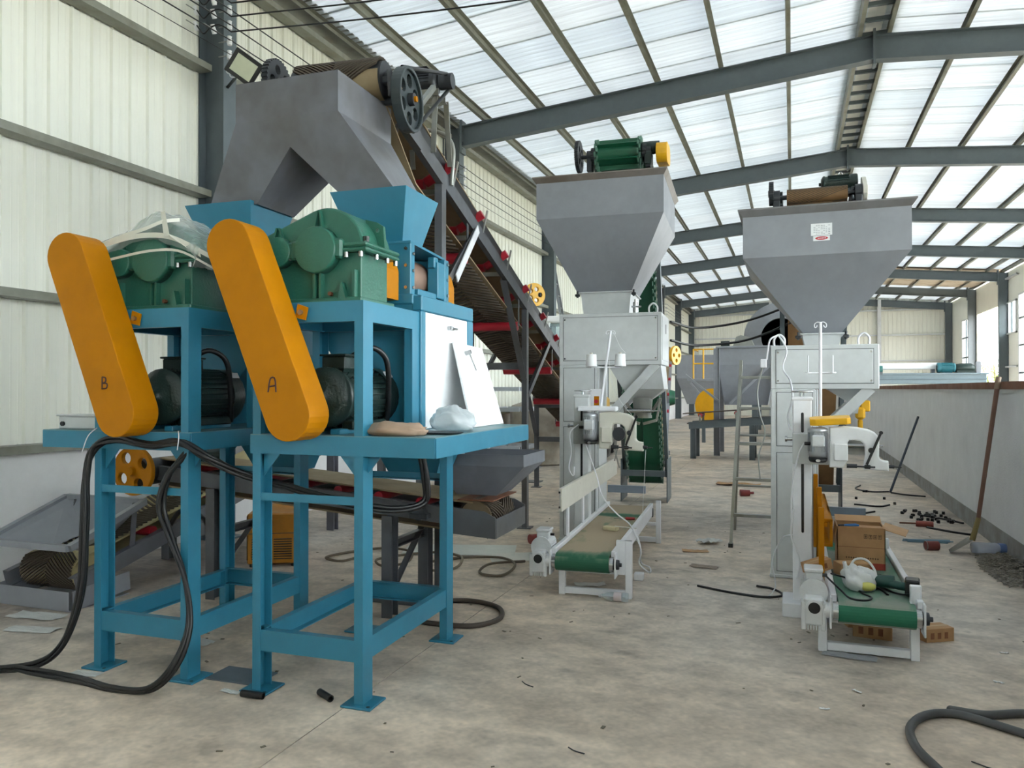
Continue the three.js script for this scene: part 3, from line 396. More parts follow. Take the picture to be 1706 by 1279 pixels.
{ // supply cables over the front of machine B, down to the floor
  const c = onMach('power_cable', 'thick bundle of black cables draped over blue frame and floor', 'cable', [0, 0, 0]), rr = rng(31);
  const path = [[-2.55, 0.03, 0.55], [-2.25, 0.03, 0.3], [-2.02, 0.035, 0.12], [-1.9, 0.12, 0.09], [-1.78, 0.42, 0.06], [-1.755, 0.85, 0.05], [-1.75, 1.12, 0.05], [-1.7, 1.27, 0.04], [-1.55, 1.32, 0.035], [-1.3, 1.29, 0.04], [-1.1, 1.31, 0.04], [-0.95, 1.24, 0.03], [-0.82, 1.14, -0.1], [-0.6, 1.06, -0.22], [-0.3, 0.97, -0.35], [-0.05, 0.92, -0.5], [0.05, 0.95, -0.62], [0.06, 1.08, -0.62], [0.04, 1.24, -0.6]];
  for (let k = 0; k < 4; k++) { const ph = k * PI / 2; obj('cable', tube(path.map(([x, y, z], i) => V(x + 0.013 * Math.cos(ph + i), y + 0.012 * Math.sin(ph + i), z + 0.012 * Math.sin(ph * 2 + i))), 0.0125, 160, 7), M.rubber, c); }
  const loop = [[-2.6, 0.02, 0.62], [-2.25, 0.02, 0.42], [-2.05, 0.06, 0.28], [-1.9, 0.05, 0.25], [-1.65, 0.02, 0.2], [-1.35, 0.02, 0.24], [-1.12, 0.04, 0.22], [-1.02, 0.14, 0.18], [-0.99, 0.32, 0.1], [-1.06, 0.55, 0.04], [-1.18, 0.8, 0.03], [-1.24, 0.95, 0.03], [-1.2, 1.12, 0.02], [-1.1, 1.26, -0.02]];
  for (let k = 0; k < 3; k++) { const ph = k * 2.1; obj('cable', tube(loop.map(([x, y, z], i) => V(x + 0.014 * Math.cos(ph + i * 0.6), Math.max(0.013, y + 0.012 * Math.sin(ph + i * 0.6)), z + 0.012 * Math.sin(ph * 2 + i))), 0.0125, 120, 7), M.rubber, c); }
  obj('cable_tie', [tube([[-1.76, 1.24, 0.07], [-1.72, 1.34, 0.06], [-1.7, 1.38, 0.02]], 0.003, 10, 5), tube([[-1.1, 1.27, 0.06], [-1.09, 1.34, 0.06], [-1.12, 1.37, 0.03]], 0.003, 10, 5)], M.white, c);
}

// ---------- belt conveyors ----------
const beltMat = paint('#9c8b6e', 0.85, { grime: true }), cleatMat = paint('#4a4034', 0.85);
function chevrons(w, L, pitch, h, t, sag = () => 0) {                // V-shaped cleats on a belt: x across, z along, standing towards -y
  const out = []; for (let z = pitch; z < L; z += pitch) for (const s of [-1, 1]) { const g = new THREE.BoxGeometry(w * 0.53, h, t); g.rotateY(s * 0.5); g.translate(s * w * 0.235, -h / 2 + sag(z), z); out.push(g); } return out;
}
function drumCleats(w, r, q0, q1, n, slope, h = 0.014, t = 0.016, diagonal = false) {    // chevron cleats bent round a drum; axis x, angle 0 at the top, turning towards +z
  const L = [], K = 7; for (let i = 0; i < n; i++) { const q = q0 + (q1 - q0) * i / (n - 1); for (const s of [-1, 1]) { const st = []; for (let k = 0; k <= K; k++) { const x = s * w / 2 * k / K, a = q + slope * (diagonal ? x : Math.abs(x)) / r, d = t / 2 / r; st.push([[r, a - d], [r + h, a - d * 0.7], [r + h, a + d * 0.7], [r, a + d]].map(([e, b]) => [x, e * Math.cos(b), e * Math.sin(b)])); } for (let k = 0; k < K; k++) for (let m = 0; m < 3; m++) L.push(s > 0 ? [st[k][m], st[k][m + 1], st[k + 1][m + 1], st[k + 1][m]] : [st[k][m + 1], st[k][m], st[k + 1][m], st[k + 1][m + 1]]); } }
  return quads(L);
}
function plummer(p, axis = 'x', s = 1) { // bearing block
  const g = [cb(-0.035 * s, 0.035 * s, -0.045 * s, 0, -0.08 * s, 0.08 * s), alongX(new THREE.CylinderGeometry(0.055 * s, 0.055 * s, 0.06 * s, 16))]; return at(g, M4(p.x, p.y, p.z, axis === 'x' ? 0 : PI / 2));
}
{ // the large inclined conveyor
  const a = 5.9 * R, t = thing('inclined_conveyor', 'long grey inclined belt conveyor with red idler rollers feeding the two-legged hopper', 'conveyor', [-2.484, 0, -4.669], a);
  const W = 0.72, yr = (z) => 3.455 + 0.235 * z, zt = -11.2, P = (x, z, d = 0) => V(x, yr(z) + d, z);
  for (const [x, f] of [[-0.025, -1], [-W + 0.025, 1]]) obj('side_channel', bar(chan(0.05, 0.125, 0.006, f), P(x, zt), P(x, 0.02)), M.steelGrey, t);
  // belt: carrying run, head wrap, return run
  const hz = 0.2, hy = 3.63, hr = 0.135, top = 0.115, ret = -0.3, th = 0.012;
  const slopeUp = V(0, 1, -0.235).normalize();
  obj('belt', [bar(rect(0.6, th), P(-W / 2, zt, top), V(-W / 2, hy + hr, hz - 0.03)), bar(rect(0.62, th), P(-W / 2, zt, ret), P(-W / 2, -0.35, ret + 0.02)), bar(rect(0.62, th), P(-W / 2, -0.35, ret + 0.02), V(-W / 2, hy - hr, hz + 0.01)), at(new THREE.CylinderGeometry(hr, hr, 0.62, 40, 1, true, -0.25, PI + 0.5), new THREE.Matrix4().makeTranslation(-W / 2, hy, hz).multiply(new THREE.Matrix4().makeRotationZ(-PI / 2)).multiply(new THREE.Matrix4().makeRotationY(0)))], beltMat, t);
  obj('belt_skirt', [-0.31, 0.31].map((x) => bar(rect(0.012, 0.09), P(-W / 2 + x, zt, top + 0.05), P(-W / 2 + x, -0.2, top + 0.05))), M.black, t).name = 'belt_edge';
  const ang = Math.atan(0.235); { const L = -0.35 - zt, g = chevrons(0.6, L, 0.085, 0.014, 0.024); stuff(obj('chevron_cleat', at(g, new THREE.Matrix4().makeTranslation(-W / 2, yr(zt) + ret - 0.006, zt).multiply(new THREE.Matrix4().makeRotationX(-ang))), cleatMat, t)); }
  stuff(obj('chevron_cleat', drumCleats(0.6, hr + 0.002, -0.9, 2.3, 22, -0.6).translate(-W / 2, hy, hz), cleatMat, t));
  obj('head_drum', [cyl(V(-W + 0.04, hy, hz), V(-0.04, hy, hz), 0.125, 0.125, 30), cyl(V(-0.9, hy, hz), V(0.03, hy, hz), 0.03, 0.03, 14)], M.iron, t);
  for (const x of [-0.03, -W + 0.03]) obj('bearing', plummer(V(x, hy, hz)), M.iron, t);
  for (const [x, s] of [[0.005, 1], [-W - 0.005, -1]]) obj('head_plate', yz(slab([[-0.28, 3.5], [-0.3, 3.66], [-0.16, 3.68], [-0.06, 3.6], [0.3, 3.44], [0.3, 3.32], [0.0, 3.38], [-0.04, 3.5]].reverse(), -0.005, 0.005)).translate(x, 0, 0), M.steelGrey, t);
  // pulley wheel with belts to the motor
  const wheel = new THREE.Group(); wheel.name = 'pulley_wheel'; t.add(wheel); const wz = 0.19, wy = 3.495, wr = 0.208;
  { const holes = []; for (let i = 0; i < 6; i++) { const q = (i + 0.5) / 6 * 2 * PI; holes.push(ring(0.122 * Math.cos(q), 0.122 * Math.sin(q), 0.045, 16).reverse()); }
    obj('rim', at(yz(slab(ring(0, 0, wr - 0.012, 40), -0.012, 0.012, holes)), M4(0.1, wy, wz)).concat(at(yz(slab(ring(0, 0, wr, 40), -0.035, 0.035, [ring(0, 0, wr - 0.022, 40).reverse()], 0.006)), M4(0.1, wy, wz))), paint('#2f393b', 0.5), wheel); obj('shaft', cyl(V(-0.1, wy, wz), V(0.1, wy, wz), 0.025, 0.025, 12), M.iron, wheel); obj('hub', cyl(V(0.07, wy, wz), V(0.15, wy, wz), 0.045, 0.04, 18), M.iron, wheel); obj('hub_nut', cyl(V(0.15, wy, wz), V(0.165, wy, wz), 0.02, 0.02, 8), M.yellow, wheel); }
  const my = 3.93, mz = -0.62;
  obj('drive_belt', [[0.06, 0.03], [-0.06, -0.03]].map(([d]) => { const u = V(0, my - wy, mz - wz).normalize(), n = V(0, u.z, -u.y); const s = Math.sign(d); return tube([V(0.1, wy + n.y * (wr - 0.005) * s, wz + n.z * (wr - 0.005) * s), V(0.1, my + n.y * 0.055 * s, mz + n.z * 0.055 * s)], 0.014, 4, 6); }), M.rubber, t);
  { const m = motor(0.3, 0.085, 20), g = new THREE.Group(); g.name = 'conveyor_motor'; t.add(g); const mm = M4(-0.12, my, mz, PI / 2); obj('motor_body', at(m.body, mm), M.iron, g); stuff(obj('cooling_fin', at(m.fins, mm), M.iron, g)); obj('fan_cover', at(m.cover, mm), M.iron, g); obj('terminal_box', at(m.box, M4(-0.12, my, mz, PI / 2)), M.iron, g); obj('motor_pulley', cyl(V(0.04, my, mz), V(0.14, my, mz), 0.06, 0.06, 22), M.iron, g); }
  obj('motor_seat', [bar(angl(0.05, 0.05), V(-0.3, my - 0.11, mz - 0.08), V(0.06, my - 0.11, mz - 0.08)), bar(angl(0.05, 0.05), V(-0.3, my - 0.11, mz + 0.08), V(0.06, my - 0.11, mz + 0.08)), ...[[-0.28, -0.16], [0.03, -0.16], [-0.28, 0.08], [0.03, 0.08]].map(([x, d]) => bar(rect(0.04, 0.012), V(x, yr(mz) + 0.05, mz + d * 1.6), V(x, my - 0.09, mz + d)))], M.galv, t).name = 'motor_stand';
  obj('strut', bar(rect(0.035, 0.035), V(0.03, 3.45, -0.02), V(0.03, my - 0.08, mz + 0.12)), M.galv, t);
  obj('hoop', tube([[-W - 0.02, yr(-0.95), -0.95], [-W - 0.02, yr(-0.95) + 0.34, -0.95], [-W + 0.1, yr(-0.95) + 0.44, -0.95], [-0.1, yr(-0.95) + 0.44, -0.95], [0.02, yr(-0.95) + 0.34, -0.95], [0.02, yr(-0.95), -0.95]], 0.016, 60), M.galv, t);
  { const g = gear(0.165, 0.045, 34, 0.25, 5); obj('drive_gear', at(g, M4(-0.85, hy + 0.055, hz, PI / 2)), M.iron, t); }
  // idlers
  const zi = [-1.0, -1.87, -2.76, -3.72, -4.69, -5.6, -6.5, -7.4, -8.3, -9.2, -10.1];
  for (const z of zi) { const g = new THREE.Group(); g.name = 'troughing_idler'; t.add(g); const y = yr(z); obj('roller', cyl(V(-W / 2 - 0.13, y + 0.05, z), V(-W / 2 + 0.13, y + 0.05, z), 0.042, 0.042, 16), M.red, g); for (const s of [-1, 1]) obj('roller', cyl(V(-W / 2 + s * 0.14, y + 0.06, z), V(-W / 2 + s * 0.37, y + 0.19, z), 0.042, 0.042, 16), M.red, g); for (const s of [-1, 1]) obj('bracket', bar(rect(0.03, 0.012), V(-W / 2 + s * 0.355, y + 0.03, z - 0.05), V(-W / 2 + s * 0.4, y + 0.23, z - 0.05), XUP), M.galv, g); obj('cross_tube', bar(angl(0.04, 0.04), V(-W + 0.04, y - 0.02, z), V(-0.04, y - 0.02, z)), M.galv, g); }
  for (const z of [-1.5, -3.39, -5.3, -7.2, -9.1]) { const g = new THREE.Group(); g.name = 'return_idler'; t.add(g); obj('roller', cyl(P(-W + 0.03, z, ret - 0.06), P(-0.03, z, ret - 0.06), 0.05, 0.05, 16), M.red, g); for (const x of [-0.02, -W + 0.02]) obj('hanger', bar(rect(0.04, 0.008), P(x, z, ret - 0.06), P(x, z, -0.05), XUP), M.steelGrey, g); }
  // supports
  const leg = (x, z, y = yr(z) - 0.06) => { obj('leg', bar(chan(0.06, 0.1, 0.006, x > -0.3 ? 1 : -1), V(x, 0.01, z), V(x, y, z), ZUP), M.steelGrey, t); obj('foot_plate', bx(x - 0.08, x + 0.08, 0, 0.01, z - 0.08, z + 0.08), M.steelGrey, t); };
  for (const z of [-0.82, -3.75, -7.4, -10.6]) { for (const x of [-0.03, -W + 0.03]) leg(x, z); const y = yr(z); for (const h of [0.62, 0.3]) if (y * h > 0.4) obj('cross_beam', bar(chan(0.05, 0.08, 0.006), V(-W + 0.03, y * h + 0.27, z), V(-0.03, y * h + 0.27, z)), M.steelGrey, t); }
  const brace = (x, za, ya, zb) => obj('brace', bar(angl(0.07, 0.07, 0.006), V(x, ya, za), P(x, zb, -0.06)), M.steelGrey, t);
  for (const x of [-0.03, -W + 0.03]) { brace(x, -3.72, 1.73, -2.79); brace(x, -3.8, 1.53, -5.06); brace(x, -0.85, 2.4, -1.66); brace(x, -7.36, 0.9, -6.5); }
  obj('tail_box', [cyl(P(-W + 0.04, zt + 0.1, -0.05), P(-0.04, zt + 0.1, -0.05), 0.15, 0.15, 24)], M.iron, t); t.children[t.children.length - 1].name = 'tail_drum';
  obj('brace', bar(rect(0.075, 0.01), V(0.03, yr(-1.66) - 0.04, -1.66), V(0.03, 2.5, -1.05), XUP), M.white, t);
}
{ // cross conveyor under both granulators
  const p = machAt(0, 0, 0), t = thing('cross_conveyor', 'low grey belt conveyor running under both blue granulators', 'conveyor', [p.x, 0, p.z], MACH.a);
  const y = (x) => 0.715 - 0.085 * (x - 0.02), zn = -1.45, zfar = -2.03, P = (x, z, d = 0) => V(x, y(x) + d, z);
  for (const [z, f] of [[zn, 1], [zfar, -1]]) obj('side_channel', bar(chan(0.05, 0.11, 0.006, f), P(-2.75, z), P(0.08, z)), M.steelGrey, t);
  obj('belt', [bar(rect(0.46, 0.012), P(-2.7, -1.74, 0.1), P(0.0, -1.74, 0.1)), bar(rect(0.46, 0.012), P(-2.7, -1.74, -0.11), P(0.0, -1.74, -0.11))], beltMat, t);
  obj('tail_drum', cyl(P(0.02, -1.97, 0), P(0.02, -1.51, 0), 0.115, 0.115, 26), paint('#7a6b55', 0.8, { grime: true }), t); obj('head_drum', cyl(P(-2.72, -1.97, 0), P(-2.72, -1.32, 0), 0.105, 0.105, 26), M.iron, t);
  stuff(obj('chevron_cleat', at(drumCleats(0.45, 0.117, -0.6, 2.8, 16, -0.6), M4(0.02, y(0.02), -1.74, PI / 2)), cleatMat, t));
  for (const z of [zn + 0.035, zfar - 0.035]) obj('tail_plate', slab([[-0.12, y(0) - 0.1], [0.2, y(0) - 0.12], [0.2, y(0) + 0.02], [0.12, y(0) + 0.06], [-0.12, y(0) + 0.08]], z - 0.006, z + 0.006), M.steelGrey, t);
  obj('end_plate', cb(0.19, 0.205, y(0) - 0.12, y(0) + 0.01, zfar - 0.03, zn + 0.03, 0.003), M.steelGrey, t);
  obj('bearing', plummer(P(-0.35, zn + 0.05), 'z', 0.9), M.iron, t);
  for (const x of [-0.6, -2.1]) for (const z of [zn + 0.01, zfar]) { obj('leg', bar(ibeam(0.08, 0.1, 0.008, 0.006), V(x, 0, z), P(x, z, -0.055), ZUP), M.steelGrey, t); }
  for (const x of [-0.6, -2.1]) { obj('cross_beam', bar(chan(0.05, 0.06, 0.005), V(x, 0.5, zfar + 0.06), V(x, 0.5, zn - 0.06)), M.steelGrey, t); obj('brace', bar(rect(0.05, 0.008), V(x, 0.2, zn - 0.06), V(x, 0.55, zfar + 0.06)), M.steelGrey, t); }
  obj('floor_beam', bar(chan(0.06, 0.05, 0.005), V(-0.95, 0.026, zn - 0.3), V(-0.3, 0.026, zn - 0.3)), M.steelGrey, t);
  const h = obj('inlet_hopper', shell([[-0.28, 0.36, -2.05, -1.53, 1.15], [-0.28, 0.36, -2.05, -1.53, 1.07], [-0.16, 0.14, -1.92, -1.6, 0.86]], 0.005), M.grey, t);
  obj('rusty_cover', bx(-0.1, 0.16, y(0) + 0.118, y(0) + 0.126, -1.98, -1.48), M.rust, t);
  // yellow pulley at the head
  const w = new THREE.Group(); w.name = 'pulley_wheel'; t.add(w); const c = P(-2.72, zn + 0.16, 0.02), holes = []; for (let i = 0; i < 4; i++) { const q = (i + 0.35) / 4 * 2 * PI; holes.push(ring(0.115 * Math.cos(q), 0.115 * Math.sin(q), 0.044, 16).reverse()); }
  obj('rim', at(slab(ring(0, 0, 0.19, 40), -0.01, 0.03, holes, 0.006), M4(c.x, c.y, c.z)), M.yellow, w); obj('hub', cyl(c.clone().add(V(0, 0, 0.02)), c.clone().add(V(0, 0, 0.06)), 0.04, 0.035, 18), M.yellow, w);
  for (let i = 0; i < 7; i++) obj('idler_roller', cyl(P(-0.4 - i * 0.33, -1.97, 0.05), P(-0.4 - i * 0.33, -1.51, 0.05), 0.035, 0.035, 14), M.red, t);
  { const m = motor(0.26, 0.085, 16), g = new THREE.Group(); g.name = 'conveyor_motor'; t.add(g); const mm = M4(-2.3, y(-2.3) + 0.2, -1.6); obj('motor_body', at(m.body, mm), M.motor, g); stuff(obj('cooling_fin', at(m.fins, mm), M.motor, g)); obj('fan_cover', at(m.cover, mm), M.motor, g); }
  obj('drive_belt', tube([V(c.x, c.y + 0.18, c.z), V(-2.35, y(-2.3) + 0.26, c.z)], 0.013, 4, 6), M.rubber, t);
}
{ // tail of the conveyor by the left wall, with its inlet hopper
  const t = thing('wall_conveyor', 'grey chevron belt conveyor with flared inlet hopper beside the white left wall', 'conveyor', [-5.23, 0, -4.13]);
  const P = (x, z, d = 0) => V(x, 0.17 - 0.246 * z + d, z), L = -6.2;
  for (const [x, f] of [[0.33, -1], [-0.33, 1]]) obj('side_channel', bar(chan(0.06, 0.12, 0.006, f), P(x, L), P(x, -0.02)), M.grey, t);
  obj('tail_frame', [bar(angl(0.08, 0.14, 0.006), V(-0.38, 0.075, 0.0), V(0.36, 0.075, 0.0)), bar(rect(0.012, 0.14), V(0.36, 0.075, 0), V(0.36, 0.11, -0.5)), bar(rect(0.012, 0.14), V(-0.38, 0.075, 0), V(-0.38, 0.11, -0.5)), bx(-0.38, 0.36, 0.0, 0.01, -0.5, 0.03)], M.hopper, t);
  obj('belt', [bar(rect(0.54, 0.014), P(0, L, 0.13), P(0, -0.22, 0.13)), bar(rect(0.54, 0.014), P(0, L, -0.1), P(0, -0.22, -0.1)), cyl(V(-0.27, 0.235, -0.2), V(0.27, 0.235, -0.2), 0.125, 0.125, 36)], paint('#c0b58a', 0.8, { grime: true }), t);
  stuff(obj('chevron_cleat', [drumCleats(0.52, 0.127, -0.5, 3.0, 20, 0.6).translate(0, 0.235, -0.2), at(chevrons(0.52, 1.3, 0.05, 0.014, 0.016), new THREE.Matrix4().makeTranslation(0, P(0, -1.55, 0.151).y, -1.55).multiply(new THREE.Matrix4().makeRotationX(Math.atan(0.246))))], cleatMat, t));
  const rim = [[-0.42, 0.47, 0.08], [0.41, 0.47, 0.08], [0.41, 0.71, -0.6], [-0.42, 0.71, -0.6]], low = [[-0.02, 0.4, -0.14], [0.24, 0.4, -0.14], [0.24, 0.47, -0.45], [-0.02, 0.47, -0.45]];
  const hp = new THREE.Group(); hp.name = 'inlet_hopper'; t.add(hp); for (let k = 0; k < 4; k++) { const m = (k + 1) % 4, q = [rim[k], rim[m], low[m], low[k]]; obj('side_sheet', quads([q, q.map(([x, y, z]) => [x * 0.985, y + 0.004, z * 0.985]).reverse()]), M.hopper, hp); }
  for (let k = 0; k < 4; k++) obj('rim_angle', bar(rect(0.05, 0.045), V(...rim[k]), V(...rim[(k + 1) % 4])), M.hopper, hp);
  for (const x of [0.31, -0.31]) obj('leg', bar(ibeam(0.09, 0.1, 0.008, 0.006), V(x, 0, -1.6), P(x, -1.6, -0.06), ZUP), M.grey, t);
  for (const x of [0.31, -0.31]) obj('hopper_post', bar(angl(0.05, 0.05), P(x, -0.55, 0.05), V(x, 0.7, -0.58)), M.grey, t);
  for (let i = 0; i < 6; i++) obj('idler_roller', cyl(P(-0.3, -0.8 - i * 0.8, 0.07), P(0.3, -0.8 - i * 0.8, 0.07), 0.04, 0.04, 14), M.red, t);
  for (const [z, h] of [[-3.4, 0], [-5.6, 0]]) for (const x of [0.31, -0.31]) obj('leg', bar(ibeam(0.09, 0.1, 0.008, 0.006), V(x, 0, z), P(x, z, -0.06), ZUP), M.grey, t);
  obj('hopper_hose', tube([[0.36, 0.45, -0.9], [0.5, 0.6, -0.9], [0.55, 0.5, -1.1], [0.52, 0.32, -1.2]], 0.02, 24), M.rubber, t);
}
{ // orange welding set behind machine B
  const t = thing('welding_set', 'orange boxy welding set with louvred side on floor behind the granulators', 'welder', [-4.55, 0, -6.05], 0.5);
  obj('case', cb(-0.22, 0.22, 0.03, 0.48, -0.32, 0.32, 0.01), paint('#c98a2c', 0.5, { grime: true }), t);
  for (const [x0, ax] of [[0, 0], [1, 0]]) for (let i = 0; i < 9; i++) obj('louvre', cb(-0.18 + x0 * 0.19, -0.02 + x0 * 0.19, 0.07 + i * 0.022, 0.079 + i * 0.022, 0.318, 0.328, 0.002), M.black, t);
  obj('case_seam', bx(-0.225, 0.225, 0.3, 0.305, -0.325, 0.325), M.iron, t); for (const [x, z] of [[-0.18, -0.28], [0.18, -0.28], [-0.18, 0.28], [0.18, 0.28]]) obj('foot', cyl(V(x, 0, z), V(x, 0.032, z), 0.025), M.black, t);
  obj('front_panel', cb(-0.228, -0.218, 0.06, 0.46, -0.3, 0.3), M.black, t);
}

// ---------- the two packing stations ----------
const font = await new FontLoader().loadAsync('fonts/droid/droid_sans_bold.typeface.json');
const words = (txt, size, x, y, z, depth = 0.001) => new TextGeometry(txt, { font, size, depth, curveSegments: 2, bevelEnabled: false }).translate(x, y, z);
function station(o, turn, d, labels) {
  const put = (name, label, category, [x, y, z] = [0, 0, 0], group) => { const c = Math.cos(turn), s = Math.sin(turn); return thing(name, label, category, [o[0] + x * c + z * s, y, o[1] - x * s + z * c], turn, group); };
  const { W, top, bot, colW, D } = d, legMat = paint('#8b97a6', 0.5);
  { // weighing cabinet on its column
    const t = put('weighing_cabinet', labels.cabinet, 'machine');
    obj('upper_case', cb(0, W, bot, top, -D, 0, 0.006), M.cabinet, t);
    const seam = paint('#5d6162', 0.7); obj('panel_gasket', bx(0.04, W - 0.04, bot + 0.045, top - 0.035, 0, 0.003), seam, t); obj('front_panel', cb(0.045, W - 0.045, bot + 0.05, top - 0.04, 0, 0.006, 0.002), M.cabinet, t);
    stuff(obj('panel_screw', [[0.06, bot + 0.07], [W - 0.06, bot + 0.07], [0.06, top - 0.06], [W - 0.06, top - 0.06]].map(([x, y]) => bolt(V(x, y, 0.006), ZUP, 0.009, 0.004)), M.steel, t));
    obj('side_panel', cb(W, W + 0.005, bot + 0.05, top - 0.04, -D + 0.05, -0.05, 0.002), M.cabinet, t); obj('side_grip', bx(W + 0.005, W + 0.008, top - 0.2, top - 0.1, -D * 0.5 - 0.02, -D * 0.5 + 0.02), M.iron, t);
    obj('column_case', cb(0, colW, 0.02, bot, -D * 0.75, 0, 0.006), M.cabinet, t);
    const hs = [[0.06, d.split - 0.03], [d.split + 0.03, bot - 0.03]]; for (const [a, b] of hs) { obj('panel_gasket', bx(0.045, colW - 0.025, a - 0.005, b + 0.005, 0, 0.003), seam, t); const p = obj('column_door', cb(0.05, colW - 0.03, a, b, 0, 0.006, 0.002), M.cabinet, t); obj('door_lock', cyl(V(colW - 0.06, (a + b) / 2, 0.006), V(colW - 0.06, (a + b) / 2, 0.014), 0.012), M.steel, p); }
    obj('base_frame', cb(-0.01, colW + 0.01, 0, 0.03, -D * 0.75 - 0.01, 0.01), M.cabinet, t);
    obj('inner_post', cb(colW, colW + 0.018, 0.02, bot, -0.07, -0.01), M.cabinet, t);
    obj('brace', bar(rect(0.06, 0.085), V(colW + 0.02, d.brace, -0.05), V(W - 0.06, bot + 0.01, -0.05)), M.cabinet, t);
    obj('brace', bar(rect(0.06, 0.06), V(colW + 0.02, d.brace, -D + 0.1), V(W - 0.06, bot + 0.01, -D + 0.1)), M.cabinet, t);
    obj('rear_leg', bar(rect(0.07, 0.07), V(d.legX, 0, d.legZ), V(d.legX, bot, d.legZ)), legMat, t); obj('leg_tie', bar(rect(0.05, 0.08), V(colW, 0.48, d.legZ + 0.02), V(d.legX - 0.035, 0.48, d.legZ + 0.02)), legMat, t);
    obj('weigh_funnel', shell([[colW + 0.1, W - 0.02, -D + 0.12, -0.1, bot], [colW + 0.25, W + (d.fun ? -0.12 : 0.01), -D + 0.2, d.fun ? -0.3 : -0.14, bot - (d.fun ?? 0.25)], [colW + 0.3, W - 0.14, -D * 0.62, -D * 0.45, bot - (d.fun ?? 0.25) - 0.11]], 0.005), M.cabinet, t);
    const cx = (colW + 0.3 + W - 0.12) / 2, cz = -D / 2; obj('bag_spout', [cyl(V(cx, bot - 0.55, cz), V(cx, bot - 0.34, cz), 0.09, 0.11, 24, true), cyl(V(cx, bot - 0.56, cz), V(cx, bot - 0.53, cz), 0.1, 0.1, 24, true)], M.galv, t);
    if (d.fun) obj('bag_holder', [cb(W - 0.14, W - 0.06, bot - 0.27, bot - 0.16, -D + 0.06, -D + 0.16, 0.02), cb(W - 0.12, W - 0.08, bot - 0.42, bot - 0.27, -D + 0.08, -D + 0.14, 0.01), cb(W - 0.1, W - 0.02, bot - 0.2, bot - 0.1, -D + 0.08, -D + 0.14, 0.01)], M.brightYellow, t); for (const s of d.fun ? [] : [-1, 1]) obj('bag_clamp', [bar(rect(0.03, 0.02), V(cx + s * 0.1, bot - 0.5, cz), V(cx + s * 0.2, bot - 0.35, cz + 0.1)), bar(rect(0.05, 0.03), V(cx + s * 0.02, bot - 0.62, cz + 0.1), V(cx + s * 0.16, bot - 0.58, cz + 0.1)), bar(rect(0.03, 0.02), V(cx + s * 0.16, bot - 0.58, cz + 0.1), V(cx + s * 0.2, bot - 0.35, cz + 0.1))], M.galv, t);
    obj('air_cylinder', [cyl(V(cx - 0.16, bot - 0.48, cz + 0.13), V(cx + 0.1, bot - 0.48, cz + 0.13), 0.022), cyl(V(cx + 0.1, bot - 0.48, cz + 0.13), V(cx + 0.2, bot - 0.48, cz + 0.13), 0.008)], M.steel, t);
    for (const x of d.rings) obj('lifting_ring', tube([[x - 0.04, top - 0.02, -0.05], [x - 0.04, top + 0.06, -0.05], [x, top + 0.095, -0.05], [x + 0.04, top + 0.06, -0.05], [x + 0.04, top - 0.02, -0.05]], 0.009, 30), M.white, t);
    obj('feed_throat', [shell([[d.neck[0] - 0.03, d.neck[1] + 0.03, d.hz[0] - 0.03, d.hz[1] + 0.03, d.yb], [d.neck[0], d.neck[1], d.hz[0], d.hz[1], top]], 0.005), cb(d.neck[0] - 0.05, d.neck[1] + 0.05, d.yb - 0.012, d.yb + 0.004, d.hz[0] - 0.05, d.hz[1] + 0.05).translate(0, -0.004, 0)], M.cabinet, t);
    for (const x of [d.neck[0] - 0.06, d.neck[1] + 0.06]) obj('toggle_clamp', [cb(x - 0.025, x + 0.025, d.yb - 0.05, d.yb - 0.02, d.hz[1] + 0.02, d.hz[1] + 0.06), bolt(V(x, d.yb - 0.06, d.hz[1] + 0.04), YUP, 0.012, 0.07)], M.iron, t);
    if (d.cyl) obj('air_valve', [cyl(V(d.neck[1] + 0.1, top, -0.12), V(d.neck[1] + 0.1, top + 0.12, -0.12), 0.028), cyl(V(d.neck[1] + 0.1, top + 0.12, -0.12), V(d.neck[1] + 0.1, top + 0.15, -0.12), 0.014), cyl(V(d.neck[1] + 0.06, top + 0.07, -0.1), V(d.neck[1] + 0.16, top + 0.07, -0.1), 0.01)], M.steel, t);
  }
  { // storage hopper standing on the cabinet
    const [x0, x1] = d.hop, t = put('storage_hopper', labels.hopper, 'hopper');
    obj('hopper_shell', shell([[x0, x1, d.hb, 0, d.yt - 0.03], [x0, x1, d.hb, 0, d.ym], [d.bx[0], d.bx[1], d.hz[0], d.hz[1], d.yb]], 0.006), M.hopper, t);
    const e = 0.04; obj('rim_flange', shell([[x0 - e, x1 + e, d.hb - e, e, d.yt], [x0 - e, x1 + e, d.hb - e, e, d.yt - 0.012], [x0 - 0.002, x1 + 0.002, d.hb - 0.002, 0.002, d.yt - 0.065]], 0.004), d.rimMat ?? paint('#857f7c', 0.55, { grime: true }), t);
    if (d.sticker) { const cx = (x0 + x1) / 2 - 0.02, yy = (d.yt + d.ym) / 2; const p = obj('information_sheet', bx(cx - 0.085, cx + 0.08, yy - 0.05, yy + 0.05, 0, 0.002), M.plainWhite, t);
      const ln = [words('工程', 0.001, 0, 0, -5)].slice(1); for (let i = 0; i < 6; i++) for (let k = 0; k < 7; k++) if ((i * 7 + k * 3) % 5) ln.push(bx(cx - 0.065 + k * 0.019, cx - 0.05 + k * 0.019 - (k % 3) * 0.003, yy + 0.03 - i * 0.014, yy + 0.034 - i * 0.014, 0.002, 0.0025)); stuff(obj('printed_line', ln, paint('#9a9ca2', 0.8), t));
